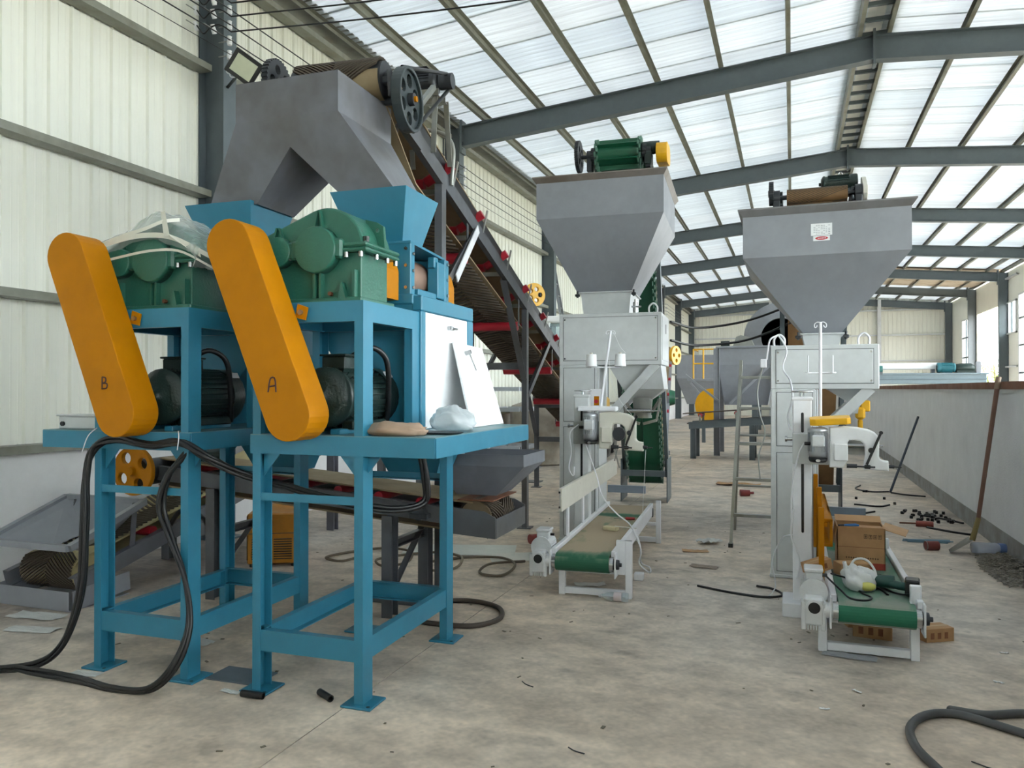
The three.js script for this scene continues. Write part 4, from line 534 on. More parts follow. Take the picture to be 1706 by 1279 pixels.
      obj('warning_label', bx(cx - 0.068, cx + 0.062, yy - 0.095, yy - 0.054, 0, 0.002), M.plainWhite, t); obj('warning_oval', slab(ring(0, 0, 0.05, 24).map(([a, b]) => [a + cx - 0.002, b * 0.28 + yy - 0.074]), 0.002, 0.0028), paint('#c43038', 0.6), t); stuff(obj('warning_text', Array.from({ length: 6 }, (_, k) => bx(cx - 0.032 + k * 0.011, cx - 0.025 + k * 0.011, yy - 0.078, yy - 0.07, 0.0028, 0.0032)), M.plainWhite, t)); }
  }
  return put;
}
const put1 = station([-2.32, -7.83], 3.5 * R, { W: 1.07, top: 2.39, bot: 1.85, colW: 0.405, D: 0.8, split: 1.23, brace: 1.22, legX: 0.86, legZ: -0.7, rings: [0.98], neck: [0.2, 0.69], hz: [-0.97, -0.32], hop: [-0.252, 1.092], hb: -1.38, yt: 3.86, ym: 3.412, bx: [0.13, 0.72], yb: 2.655, cyl: true },
  { cabinet: 'tall light grey weighing cabinet under the higher hopper with green head drum', hopper: 'tall grey square hopper with green belt drum above its rim' });
const put2 = station([-0.174, -6.92], 0, { W: 0.842, top: 1.97, bot: 1.6, colW: 0.36, D: 0.7, split: 1.09, brace: 1.2, fun: 0.1, legX: 0.83, legZ: -0.75, rings: [0.07, 0.73], neck: [0.285, 0.56], hz: [-0.82, -0.48], hop: [-0.225, 1.083], hb: -1.3, yt: 3.145, ym: 2.727, bx: [0.27, 0.585], yb: 2.1, sticker: true, rimMat: paint('#7f8084', 0.5, { grime: true }) },
  { cabinet: 'short light grey weighing cabinet under the hopper with a paper notice', hopper: 'grey square hopper with white paper notice and brown belt drum above' });

// bag sewing heads on their posts
function sewing(put, at0, k, v) {
  const t = put('bag_sewing_machine', v.label, 'sewing machine', at0); t.scale.set(k, 1, k);
  const post = M.white;
  obj('post', [cb(0, 0.13, 0.03, 1.54, -0.12, 0, 0.008)], v.postMat ?? post, t); obj('base_plate', cb(-0.07, 0.2, 0, 0.1, -0.22, 0.1, 0.006), v.postMat ?? post, t);
  for (const [a, b] of [[0.58, 1.07], [1.29, 1.425]]) obj('guide_slot', slab(stadium(0.067, a + 0.01, 0.067, b, 0.009, 8), -0.002, 0.003), M.black, t);
  obj('top_cap', cb(-0.008, 0.138, 1.52, 1.545, -0.13, 0.008, 0.006), v.postMat ?? post, t);
  const hw = obj('hand_wheel', [new THREE.TorusGeometry(0.07, 0.007, 8, 28).rotateX(PI / 2).translate(0.066, 1.583, -0.06), cyl(V(0, 1.583, -0.06), V(0.132, 1.583, -0.06), 0.005), cyl(V(0.066, 1.54, -0.06), V(0.066, 1.59, -0.06), 0.014)], M.chrome, t);
  obj('carriage', cb(0.0, 0.24, 1.07, 1.287, 0.004, 0.03, 0.004), v.carriage ?? M.galv, t); obj('carriage_knob', [cyl(V(-0.035, 1.245, 0.015), V(0, 1.245, 0.015), 0.012), cyl(V(-0.05, 1.245, 0.015), V(-0.035, 1.245, 0.015), 0.02)], M.steel, t);
  // motor hangs with its shaft up
  const mt = new THREE.Group(); mt.name = 'sewing_motor'; t.add(mt); const mx = 0.165, mz = 0.11;
  obj('motor_body', lathe([[0, 1.12], [0.055, 1.12], [0.058, 1.15], [0.06, 1.17], [0.06, 1.3], [0.066, 1.305], [0.066, 1.325], [0.05, 1.335], [0, 1.335]]).translate(mx, 0, mz), M.alu, mt);
  stuff(obj('cooling_fin', Array.from({ length: 22 }, (_, i) => bx(0.056, 0.066, 1.17, 1.3, -0.0015, 0.0015).rotateY(i / 22 * 2 * PI).translate(mx, 0, mz)), M.alu, mt));
  obj('terminal_box', [cb(mx - 0.042, mx + 0.042, 1.205, 1.285, mz + 0.05, mz + 0.09, 0.008)], M.castAlu, mt); obj('fan_cap', lathe([[0, 1.095], [0.05, 1.095], [0.058, 1.105], [0.062, 1.125], [0, 1.126]]).translate(mx, 0, mz), M.black, mt); obj('badge', slab(ring(0, 0, 0.012, 16).map(([a, b]) => [a * 1.3 + mx, b * 0.8 + 1.11]), mz + 0.0605, mz + 0.0625), M.steel, mt); obj('cable_gland', cyl(V(mx - 0.085, 1.225, mz + 0.04), V(mx - 0.05, 1.225, mz + 0.05), 0.012), M.black, mt);
  // head casting
  const Z = (X, Y) => [0.237 + (X - 568.7) * 0.000401, 1.328 - (Y - 308) * 0.000401];
  const out = [[575, 290], [800, 262], [1000, 278], [1180, 310], [1270, 352], [1320, 410], [1345, 480], [1345, 770], [1365, 810], [1410, 832], [1490, 842], [1497, 1005], [1110, 990], [1122, 880], [1142, 740], [1138, 630], [1115, 560], [1060, 510], [970, 497], [880, 500], [860, 540], [856, 850], [790, 975], [575, 970]].map(([a, b]) => Z(a, b)).reverse();
  const hd = new THREE.Group(); hd.name = 'sewing_head'; t.add(hd);
  if (v.tall) for (const q of [hd, mt]) { q.scale.y = 1.24; q.position.y = -0.28; }
  obj('arm_casting', slab(out, 0.04, 0.13, [], 0.01), v.head, hd); obj('cover_box', cb(...[640, 860].map((X) => Z(X, 0)[0]), ...[850, 560].map((Y) => Z(0, Y)[1]), 0.11, 0.16, 0.006), v.head, hd);
  obj('needle_bar', [cyl(V(...Z(840, 930), 0.145), V(...Z(1000, 930), 0.145), 0.014), cyl(V(...Z(1000, 935), 0.145), V(...Z(1280, 940), 0.145), 0.006)], M.iron, hd); obj('presser_pin', [cyl(V(...Z(1490, 930), 0.1), V(...Z(1580, 935), 0.1), 0.012), cyl(V(...Z(1580, 935), 0.1), V(...Z(1690, 940), 0.1), 0.004)], M.iron, hd);
  obj('feed_lever', [bar(rect(0.016, 0.012), V(...Z(1370, 360), 0.14), V(...Z(1150, 900), 0.145), ZUP), cyl(V(...Z(1370, 360), 0.12), V(...Z(1370, 360), 0.155), 0.012), cyl(V(...Z(1220, 660), 0.12), V(...Z(1220, 660), 0.16), 0.018), cb(Z(1110, 0)[0], Z(1215, 0)[0], Z(0, 970)[1], Z(0, 905)[1], 0.135, 0.15)], M.black, hd);
  if (v.disc) { obj('hand_pulley', cyl(V(...Z(990, 690), 0.05), V(...Z(990, 690), 0.12), 0.052, 0.052, 28), M.iron, hd); obj('looper_rod', [bar(rect(0.012, 0.01), V(...Z(900, 980), 0.12), V(...Z(1000, 1330), 0.1), ZUP), bar(rect(0.01, 0.01), V(...Z(960, 980), 0.12), V(...Z(900, 1200), 0.1), ZUP)], M.steel, hd); }
  const cv = [[0.118, 1.375], [0.15, 1.352], [0.37, 1.367], [0.376, 1.372], [0.376, 1.4], [0.37, 1.404], [0.2, 1.4], [0.13, 1.392]];
  if (v.cover === 'yellow') obj('pulley_cover', at(slab([[0.115, -0.05], [0.15, -0.07], [0.35, -0.07], [0.375, -0.05], [0.375, 0.05], [0.35, 0.07], [0.15, 0.07], [0.115, 0.05]], 0, 0.046, [], 0.006).rotateX(-PI / 2), M4(0, 1.346, 0.09, 0, 0.12, 0.06)), paint('#f0b41a', 0.45), t);
  else obj('cover_plate', cb(0.06, 0.39, 1.392, 1.435, 0.02, 0.15, 0.008), M.white, t);
  // thread pole
  const pl = new THREE.Group(); pl.name = 'thread_pole'; t.add(pl); const [pb, pt, yb] = v.pole;
  obj('pole', cyl(V(pb, 1.36, 0.0), V(pt, v.ptop, 0.0), 0.012, 0.01, 14), M.white, pl); const px = pb + (pt - pb) * (yb - 1.36) / (v.ptop - 1.36);
  obj('spool_arm', [cyl(V(px - v.arm, yb, 0), V(px + v.arm, yb, 0), 0.006), ...[-1, 1].map((s) => cyl(V(px + s * v.arm, yb, 0), V(px + s * v.arm, yb + 0.125, 0), 0.004)), ...[-1, 1].map((s) => cyl(V(px + s * v.arm, yb, 0), V(px + s * v.arm, yb + 0.006, 0), 0.022))], M.white, pl);
  obj('thread_hook', [-1, 1].map((s) => tube([[pt, v.ptop, 0], [pt + s * 0.022, v.ptop + 0.002, 0], [pt + s * 0.038, v.ptop - 0.012, 0], [pt + s * 0.036, v.ptop - 0.035, 0], [pt + s * 0.024, v.ptop - 0.03, 0], [pt + s * 0.022, v.ptop - 0.018, 0]], 0.004, 24, 6)), M.white, pl);
  return { t, px };
}
const sw1 = sewing(put1, [0.285, 0, 0.6], 1.12, { label: 'cream bag sewing machine with white thread spools on a post', head: M.cream, cover: 'white', disc: true, tall: true, pole: [0.225, 0.32, 1.81], ptop: 2.16, arm: 0.125, postMat: M.cabinet, carriage: M.galv });
const sw2 = sewing(put2, [0.174, 0, 1.08], 1, { label: 'white bag sewing machine with yellow pulley cover and empty spool pins', head: M.plainWhite, cover: 'yellow', pole: [0.185, 0.187, 1.713], ptop: 2.07, arm: 0.081, carriage: M.cabinet });
[-1, 1].forEach((s) => { const x = 0.285 + 1.12 * (sw1.px + s * 0.125), t = put1('thread_spool', s < 0 ? 'white thread spool beside the column, left of the leaning pole' : 'white thread spool on the outer pin, joined by thread to the pole top', 'spool', [x, 1.817, 0.6], 'white thread spools'); obj('thread_winding', lathe([[0.012, 0], [0.052, 0], [0.054, 0.005], [0.048, 0.115], [0.046, 0.12], [0.012, 0.12]], 24), M.plainWhite, t); obj('spool_core', cyl(V(0, 0.0, 0), V(0, 0.135, 0), 0.014, 0.012, 12), paint('#d9d3c4', 0.7), t); });
{ const t = put1('sewing_thread', 'thin white thread running from spool down to the sewing head', 'thread'); obj('strand', [tube([[0.668, 2.16, 0.6], [0.74, 2.0, 0.6], [0.79, 1.945, 0.6]], 0.0018, 10, 5), tube([[0.66, 2.15, 0.6], [0.63, 1.9, 0.61], [0.68, 1.6, 0.63], [0.8, 1.42, 0.68], [0.86, 1.36, 0.7]], 0.0018, 30, 5), tube([[0.99, 1.03, 0.7], [0.975, 0.7, 0.72], [0.96, 0.345, 0.74]], 0.0018, 12, 5)], M.plainWhite, t); }

// emergency stop box by the first sewing post
{ const t = put1('control_box', 'small white stop-switch box on the sewing post', 'switch box', [0.42, 1.4, 0.42]); obj('case', cb(0, 0.12, 0, 0.2, 0, 0.06), M.white, t); obj('label_plate', bx(0.04, 0.09, 0.04, 0.13, 0.06, 0.063), M.yellow, t); obj('stop_button', cyl(V(0.065, 0.08, 0.062), V(0.065, 0.08, 0.085), 0.015, 0.02, 16), M.red, t); obj('hanger', bx(0.03, 0.05, 0.05, 0.09, -0.02, 0.0), M.white, t); }

// bag conveyors
const dn = layered(201, 5, 8, 10), dp = layered(77, 4, 30, 40);
const dusty = (clean, dust, amount, bare) => { const a = hex(clean).toArray(), b = hex(dust).toArray(); const s = (c) => Math.pow(c, 1 / 2.2); return new THREE.MeshPhysicalMaterial({ map: tex(512, 1024, 1.0, (u, v) => { const w = v * 4; let k = amount + 1.6 * (dn(u, v) - 0.5) + 0.5 * (dp(u, v) - 0.5); for (const [c, hw] of bare) k -= 1.5 * Math.max(0, 1 - Math.abs(w - c) / hw); k = Math.max(0, Math.min(1, k)); return [0, 1, 2].map((i) => s(a[i]) * (1 - k) + s(b[i]) * k); }, true, 4.0), roughness: 0.7 }); };
function bagConveyor(put, v) {
  const t = put('bag_conveyor', v.label, 'conveyor'), { x0, x1, zf, zb } = v, r = 0.068, yc = 0.268, L = v.legs;
  obj('belt', yz(slab(stadium(-zf + r, yc, -zb - r, yc, r, 12).map(([a, b]) => [a, b]), x0, x1)), v.beltMat, t);
  for (const [a, b] of [[x0 - 0.045, x0 - 0.008], [x1 + 0.008, x1 + 0.045]]) obj('side_rail', cb(a, b, 0.235, 0.365, zb + 0.02, zf - 0.07, 0.004), M.white, t);
  for (const z of [zf - 0.14, v.rearZ ?? zb + 0.35]) {
    for (const x of L) obj('leg', cb(x - 0.025, x + 0.025, 0, x > 0.6 ? 0.44 : 0.24, z - 0.025, z + 0.025, 0.004), M.white, t);
    obj('foot_bar', cb(L[0] + 0.025, L[1] - 0.025, 0.01, 0.06, z - 0.022, z + 0.022, 0.004), M.white, t); obj('cross_bar', cb(L[0] + 0.025, L[1] - 0.025, 0.18, 0.215, z - 0.02, z + 0.02, 0.004), M.white, t);
  }
  obj('leg_plate', bx(x1 + 0.04, L[1] + 0.02, 0.2, 0.44, zf - 0.16, zf - 0.12), M.white, t);
  for (const [x, s] of [[x0 - 0.03, -1], [x1 + 0.03, 1]]) { obj('end_bearing', [at(cyl(V(-0.02, 0, 0), V(0.04, 0, 0), 0.045, 0.036, 20), M4(x, yc, zf - r, s < 0 ? PI : 0)), at(cyl(V(0.04, 0, 0), V(0.06, 0, 0), 0.016, 0.014, 12), M4(x, yc, zf - r, s < 0 ? PI : 0))], s < 0 ? M.castAlu : M.iron, t); obj('bearing_plate', cb(x - 0.006, x + 0.006, yc - 0.1, yc + 0.09, zf - r - 0.08, zf - r + 0.045, 0.003).translate(s * 0.014, 0, 0), M.white, t); obj('rear_bearing', cyl(V(x - 0.02, yc, zb + r), V(x + 0.02, yc, zb + r), 0.05, 0.05, 16), M.iron, t); }
  obj('drum', cyl(V(x0 - 0.03, yc, zf - r), V(x1 + 0.03, yc, zf - r), r - 0.012, r - 0.012, 24), M.steel, t);
  // worm-gear motor at the front left corner
  const g = new THREE.Group(); g.name = 'gear_motor'; t.add(g); const gx = x0 - 0.135, gz = zf - 0.02, gy = yc;
  obj('gear_case', [cb(gx - 0.06, gx + 0.055, gy - 0.09, gy + 0.075, gz - 0.1, gz, 0.012), cb(gx - 0.075, gx - 0.045, gy - 0.12, gy + 0.05, gz - 0.09, gz - 0.005, 0.006), cb(gx + 0.035, gx + 0.065, gy - 0.12, gy + 0.05, gz - 0.09, gz - 0.005, 0.006), cyl(V(gx + 0.055, gy, gz - 0.05), V(x0 - 0.035, gy, gz - 0.05), 0.05, 0.045, 20)], M.castAlu, g);
  for (let i = 0; i < 5; i++) obj('cooling_rib', bx(gx - 0.038 + i * 0.016, gx - 0.032 + i * 0.016, gy - 0.12, gy - 0.085, gz - 0.085, gz - 0.015), M.castAlu, g);
  obj('bore_ring', cyl(V(gx, gy + 0.02, gz), V(gx, gy + 0.02, gz + 0.012), 0.048, 0.046, 24), M.castAlu, g); obj('bore', cyl(V(gx, gy + 0.02, gz + 0.006), V(gx, gy + 0.02, gz + 0.014), 0.034, 0.034, 24), M.black, g);
  obj('motor_flange', cyl(V(gx, gy + 0.09, gz - 0.1), V(gx, gy + 0.09, gz - 0.085), 0.082, 0.082, 26), M.castAlu, g);
  obj('motor_body', alongZ(lathe([[0, -0.13], [0.06, -0.13], [0.066, -0.12], [0.066, 0.11], [0.05, 0.12], [0, 0.12]], 26)).translate(gx, gy + 0.09, gz - 0.22), M.castAlu, g); stuff(obj('cooling_fin', Array.from({ length: 20 }, (_, i) => bx(0.062, 0.076, -0.002, 0.002, -0.1, 0.09).rotateZ(i / 20 * 2 * PI).translate(gx, gy + 0.09, gz - 0.22)), M.castAlu, g));
  obj('terminal_box', [cb(gx - 0.05, gx + 0.05, gy + 0.15, gy + 0.2, gz - 0.27, gz - 0.14, 0.008), cb(gx - 0.056, gx + 0.056, gy + 0.2, gy + 0.222, gz - 0.276, gz - 0.134, 0.006)], M.castAlu, g); obj('cable_gland', cyl(V(gx + 0.05, gy + 0.175, gz - 0.2), V(gx + 0.08, gy + 0.175, gz - 0.2), 0.011), M.black, g);
  return t;
}
const cv1 = bagConveyor(put1, { label: 'dust-covered green bag conveyor with cream side board', x0: 0.47, x1: 0.885, zf: 2.2, zb: -0.5, legs: [0.5, 1.02], beltMat: dusty('#1d5c42', '#a3937a', 1.2, [[0.25, 0.15], [2.22, 0.3]]) });
{ const z0 = 1.92, z1 = -0.95; obj('side_board', [cb(0.452, 0.466, 0.615, 0.8, z1, z0, 0.003), cb(0.436, 0.455, 0.785, 0.8, z1, z0, 0.003), cb(0.436, 0.455, 0.615, 0.63, z1, z0, 0.003)], M.cream, cv1); for (const z of [1.6, 0.95, 0.25]) obj('board_post', [cb(0.433, 0.451, 0.3, 0.7, z - 0.025, z + 0.025, 0.003)], M.white, cv1); for (const y of [0.65, 0.77]) obj('end_plug', bx(0.437, 0.452, y - 0.008, y + 0.008, z0, z0 + 0.004), M.black, cv1); }
const cv2 = bagConveyor(put2, { label: 'green bag conveyor with yellow guard and boxes lying on it', x0: 0.43, x1: 0.845, zf: 1.97, zb: -0.5, legs: [0.345, 0.85], rearZ: 0.3, beltMat: dusty('#1f6e50', '#858d80', 0.75, [[0.25, 0.2]]) });
{ obj('guard_rail', [cb(0.405, 0.425, 0.55, 0.735, 0.03, 1.38, 0.004), cb(0.37, 0.425, 0.715, 0.735, 0.03, 1.38, 0.004), cb(0.37, 0.425, 0.55, 0.57, 0.03, 1.38, 0.004)], M.yellow, cv2); for (const z of [1.44, 1.0, 0.1]) obj('guard_post', cb(0.335, 0.37, 0.3, z > 1.4 ? 0.82 : 0.9, z - 0.02, z + 0.02, 0.004), M.yellow, cv2); for (const z of [1.0, 0.1]) obj('guard_arm', cb(0.36, 0.41, 0.62, 0.66, z - 0.015, z + 0.015), M.yellow, cv2); }

// sidewall belt elevators that feed the two hoppers
function elevator(put, v) {
  const t = put('sidewall_elevator', v.label, 'conveyor'), { x0, x1, hy, hz, ty, tz } = v, a = V(0, v.ky, v.kz), b = V(0, ty, tz), d = V().subVectors(b, a).normalize(), n = V(0, -d.z, d.y).multiplyScalar(-1);
  if (n.y < 0) n.negate(); const r = v.r, xm = (x0 + x1) / 2, L = a.distanceTo(b), P = (x, s, o) => V(x, a.y + d.y * s + n.y * o, a.z + d.z * s + n.z * o);
  obj('belt_run', [bar(rect(x1 - x0, 0.012), P(xm, 0, r), P(xm, L, r), n), bar(rect(x1 - x0, 0.012), P(xm, 0, -r), P(xm, L, -r), n)], v.belt, t); obj('belt', [at(new THREE.CylinderGeometry(r, r, x1 - x0, 36).rotateZ(PI / 2), M4(xm, hy, hz)), at(new THREE.CylinderGeometry(r, r, x1 - x0, 30).rotateZ(PI / 2), M4(xm, ty, tz)), at(new THREE.CylinderGeometry(r, r, x1 - x0, 30).rotateZ(PI / 2), M4(xm, v.ky, v.kz)), ...[1, -1].map((s) => bar(rect(x1 - x0, 0.012), V(xm, hy + s * r, hz), V(xm, v.ky + s * r, v.kz)))], v.belt, t);
  for (const x of [x0 - 0.06, x1 + 0.06]) obj('knee_channel', bar(chan(0.05, 0.12, 0.006, x < xm ? -1 : 1), V(x, v.ky, v.kz), V(x, hy, hz)), M.frame, t);
  if (v.walls) { const wv = []; for (const x of [x0, x1]) { for (const o of [1, -1]) for (let s = 0; s < L; s += 0.05) { const q = P(x + ((s / 0.05 | 0) % 2 ? 0.012 : -0.012), s, o * (r + v.walls / 2)); wv.push(bar(rect(0.012, v.walls), q, q.clone().addScaledVector(d, 0.05), n)); } for (let k = 0; k < 22; k++) { const q = k / 22 * PI * 2, g = new THREE.BoxGeometry(0.014, v.walls, 0.05); g.translate((k % 2 ? 0.012 : -0.012), r + v.walls / 2, 0); g.rotateX(q); wv.push(g.translate(x, hy, hz)); } } stuff(obj('corrugated_sidewall', wv, paint('#5f8a76', 0.6), t));
    const cl = []; for (let s = 0.2; s < L; s += 0.22) for (const o of [1, -1]) cl.push(bar(rect(x1 - x0 - 0.04, 0.01), P(xm, s, o * r), P(xm, s, o * (r + v.walls * 0.9)), XUP).translate(0, 0, 0)); const c2 = cl.length ? cl : []; stuff(obj('cleat', cl.map((g) => g), v.belt, t)); for (let k = 0; k < 6; k++) { const g = bx(x0 + 0.02, x1 - 0.02, r, r + v.walls * 0.85, -0.006, 0.006); g.rotateX(k / 6 * 2 * PI).translate(0, hy, hz); obj('head_cleat', g, v.belt, t); } }
  if (v.chevron) stuff(obj('chevron_cleat', drumCleats((x1 - x0) * 0.98, r + 0.001, -2.4, 2.4, 20, -0.35, 0.003, 0.006, true).translate(xm, hy, hz), cleatMat, t));
  for (const x of [x0 - 0.06, x1 + 0.06]) obj('side_channel', bar(chan(0.05, 0.12, 0.006, x < xm ? -1 : 1), P(x, 0.0, 0), P(x, L, 0), n), M.frame, t);
  obj('shaft', cyl(V(v.gearX, hy, hz), V(x1 + (v.walls ? 0.26 : 0.13), hy, hz), 0.022), M.iron, t);
  for (const x of [x0 - 0.09, x1 + 0.09]) obj('head_bearing', [cyl(V(x - 0.03, hy, hz), V(x + 0.03, hy, hz), 0.07, 0.07, 18), cb(x - 0.03, x + 0.03, hy - r - 0.06, hy, hz - 0.06, hz + 0.06)], M.iron, t);
  obj('drive_gear', at(gear(v.gearR, 0.04, v.teeth, 0.3, 4), M4(v.gearX, hy + v.gearUp, hz, PI / 2)), M.iron, t);
  if (v.walls) for (const x of [x0 - 0.05, x1 + 0.05]) obj('sprocket_disc', at(gear(r * 0.8, 0.04, 18, 0.3, 0), M4(x, hy, hz, PI / 2)), M.iron, t);
  for (const [s, hgt] of [[L * 0.45, 0], [L * 0.8, 0]]) for (const x of [x0 - 0.06, x1 + 0.06]) { const q = P(x, s, -0.06); obj('leg', bar(rect(0.07, 0.07), V(x, 0, q.z), q), M.frame, t); }
  { const q = P(x0 - 0.06, L * 0.8, 0); obj('cross_beam', [bar(rect(0.06, 0.08), V(x0 - 0.06, 0.42, q.z + 0.05), V(x1 + 0.06, 0.42, q.z + 0.05)), bar(rect(0.06, 0.08), V(x0 - 0.06, 1.2, P(0, L * 0.45, 0).z), V(x1 + 0.06, 1.2, P(0, L * 0.45, 0).z))].slice(0, 1), M.frame, t); }
  for (const x of [x0 - 0.09, x1 + 0.075]) obj('tail_plate', cb(x, x + 0.015, 0, ty + 0.25, tz - 0.3, tz + 0.3), M.frame, t);
  return { t, P, L };
}
const el1 = elevator(put1, { label: 'dark green sidewall belt elevator behind the higher hopper', x0: 0.29, x1: 0.77, hy: 4.25, hz: -0.7, ky: 4.14, kz: -1.68, ty: 0.36, tz: -3.3, r: 0.12, walls: 0.06, belt: M.beltGreen, gearX: 0.07, gearR: 0.18, gearUp: 0.01, teeth: 44 });
obj('yellow_guard', at(yz(slab(stadium(-0.06, 0, 0.16, 0.02, 0.11, 12), -0.06, 0.06, [], 0.006)), M4(1.02, 4.2, -0.66)), M.brightYellow, el1.t); obj('drive_motor', [alongX(lathe([[0, -0.1], [0.07, -0.1], [0.075, 0], [0.07, 0.1], [0, 0.1]])).translate(0.88, 4.3, -0.72), cb(0.82, 0.9, 4.1, 4.24, -0.8, -0.62)], M.motor, el1.t);
const el2 = elevator(put2, { label: 'brown belt elevator with grey motor behind the notice hopper', x0: 0.13, x1: 0.645, hy: 3.37, hz: -0.62, ky: 3.32, kz: -1.55, ty: 0.4, tz: -3.4, r: 0.066, chevron: true, belt: M.brownBelt, gearX: -0.005, gearR: 0.11, gearUp: 0.045, teeth: 36 });
{ const m = motor(0.3, 0.075, 20), mm = M4(0.58, 3.52, -0.85, -PI / 2), g = new THREE.Group(); g.name = 'elevator_motor'; el2.t.add(g); obj('motor_body', at(m.body, mm), M.motor, g); stuff(obj('cooling_fin', at(m.fins, mm), M.motor, g)); obj('fan_cover', at(m.cover, mm), M.motor, g); obj('lifting_eye', new THREE.TorusGeometry(0.015, 0.005, 6, 14).translate(0.6, 3.605, -0.85), M.chrome, g); obj('motor_base', cb(0.45, 0.72, 3.4, 3.45, -0.93, -0.77), M.frame, el2.t); obj('motor_bracket', bar(rect(0.05, 0.02), V(0.6, 3.2, -0.9), V(0.6, 3.4, -0.85)), M.frame, el2.t); obj('drive_cover', at(yz(slab(stadium(0, 0, 0.16, 0.1, 0.075, 12), -0.02, 0.02, [], 0.004)), M4(0.79, 3.37, -0.64)), M.cream, el2.t); }

// ---------- machines and fittings further back ----------
{ // stepladder beside the notice hopper's cabinet
  const t = thing('stepladder', 'worn grey steel stepladder standing left of the short weighing cabinet', 'ladder', [-0.59, 0, -8.09]);
  for (const x of [0, 0.42]) { obj('front_stile', bar(chan(0.03, 0.06, 0.004, x ? -1 : 1), V(x, 0, 0), V(x * 0.75 + 0.085, 1.9, -0.32), ZUP), M.galv, t); obj('rear_stile', bar(rect(0.03, 0.035), V(x - 0.03 + (x ? 0.06 : 0), 0, -1.0), V(x * 0.75 + 0.085, 1.85, -0.36), ZUP), M.galv, t); obj('rubber_foot', bx(x - 0.022, x + 0.022, 0, 0.04, -0.035, 0.035), M.rubber, t); }
  [0.32, 0.68, 1.04, 1.4, 1.72].forEach((y) => { const k = y / 1.9; obj('rung', cb(0.085 * k, 0.42 - 0.02 * k, y - 0.015, y + 0.015, -0.32 * k - 0.035, -0.32 * k + 0.035, 0.004), M.galv, t); });
  for (const y of [0.53, 1.1]) { const k = y / 1.85; obj('rear_rung', cyl(V(0.06 * k, y, -1 + 0.64 * k), V(0.42, y, -1 + 0.64 * k), 0.012), M.galv, t); }
}
{ // feed bin over a low conveyor
  const t = thing('feed_bin', 'grey feed bin on braced posts behind the stepladder', 'hopper', [-1.05, 0, -19.4]);
  obj('bin_shell', shell([[-0.62, 0.68, -0.9, 0.3, 2.6], [-0.62, 0.68, -0.9, 0.3, 2.18], [-0.5, 0.5, -0.6, 0.1, 1.22]], 0.008), M.hopper, t); obj('top_flange', [cb(-0.68, 0.74, 2.58, 2.63, 0.28, 0.36), cb(-0.68, 0.74, 2.58, 2.63, -0.96, -0.88), cb(-0.68, -0.6, 2.58, 2.63, -0.9, 0.3), cb(0.66, 0.74, 2.58, 2.63, -0.9, 0.3)], M.hopper, t);
  for (const x of [-0.66, 0.7]) for (const z of [-0.9, 0.32]) obj('post', bar(ibeam(0.1, 0.14, 0.01, 0.008), V(x, 0, z), V(x, 2.58, z), XUP), M.hopper, t);
  obj('brace', bar(rect(0.07, 0.05), V(-0.35, 1.25, 0.36), V(0.55, 2.15, 0.36)), M.hopper, t); obj('brace', bar(rect(0.07, 0.05), V(-0.6, 1.3, 0.36), V(-1.4, 1.95, 0.36)), M.hopper, t);
  obj('dust_hood', slab([[-0.3, 2.63], [0.2, 2.63], [0.1, 2.85], [-0.12, 2.9], [-0.22, 2.86]], -0.4, 0.1), M.galv, t); obj('vibrator_motor', alongX(lathe([[0, -0.1], [0.07, -0.1], [0.075, 0.1], [0, 0.1]])).translate(-0.48, 2.7, 0.05), M.motor, t);
}
{ const t = thing('low_conveyor', 'low grey belt conveyor passing in front of the braced feed bin', 'conveyor', [-1.0, 0, -18.1]);
  const y = (x) => 0.85 + 0.075 * x; for (const z of [0, -0.75]) obj('side_beam', bar(ibeam(0.08, 0.16, 0.012, 0.008), V(-1.25, y(-1.25), z), V(1.6, y(1.6), z)), M.frame, t);
  obj('belt', [bar(rect(0.6, 0.02), V(-1.4, y(-1.4) + 0.28, -0.37), V(1.6, y(1.6) + 0.28, -0.37)), bar(rect(0.6, 0.02), V(-1.3, y(-1.3) + 0.05, -0.37), V(1.6, y(1.6) + 0.05, -0.37))], paint('#4c4038', 0.8, { grime: true }), t);
  for (let i = 0; i < 4; i++) { const x = -1.0 + i * 0.8; obj('idler_roller', cyl(V(x, y(x) + 0.22, -0.05), V(x, y(x) + 0.22, -0.7), 0.045), M.red, t); obj('idler_stand', [bx(x - 0.02, x + 0.02, y(x) + 0.08, y(x) + 0.24, -0.03, 0.0), bx(x - 0.02, x + 0.02, y(x) + 0.08, y(x) + 0.24, -0.75, -0.72)], M.galv, t); }
  for (const x of [-1.15, 0.15, 1.4]) for (const z of [0, -0.75]) obj('leg', bar(ibeam(0.1, 0.12, 0.01, 0.008), V(x, 0, z), V(x, y(x) - 0.08, z), XUP), M.frame, t);
}
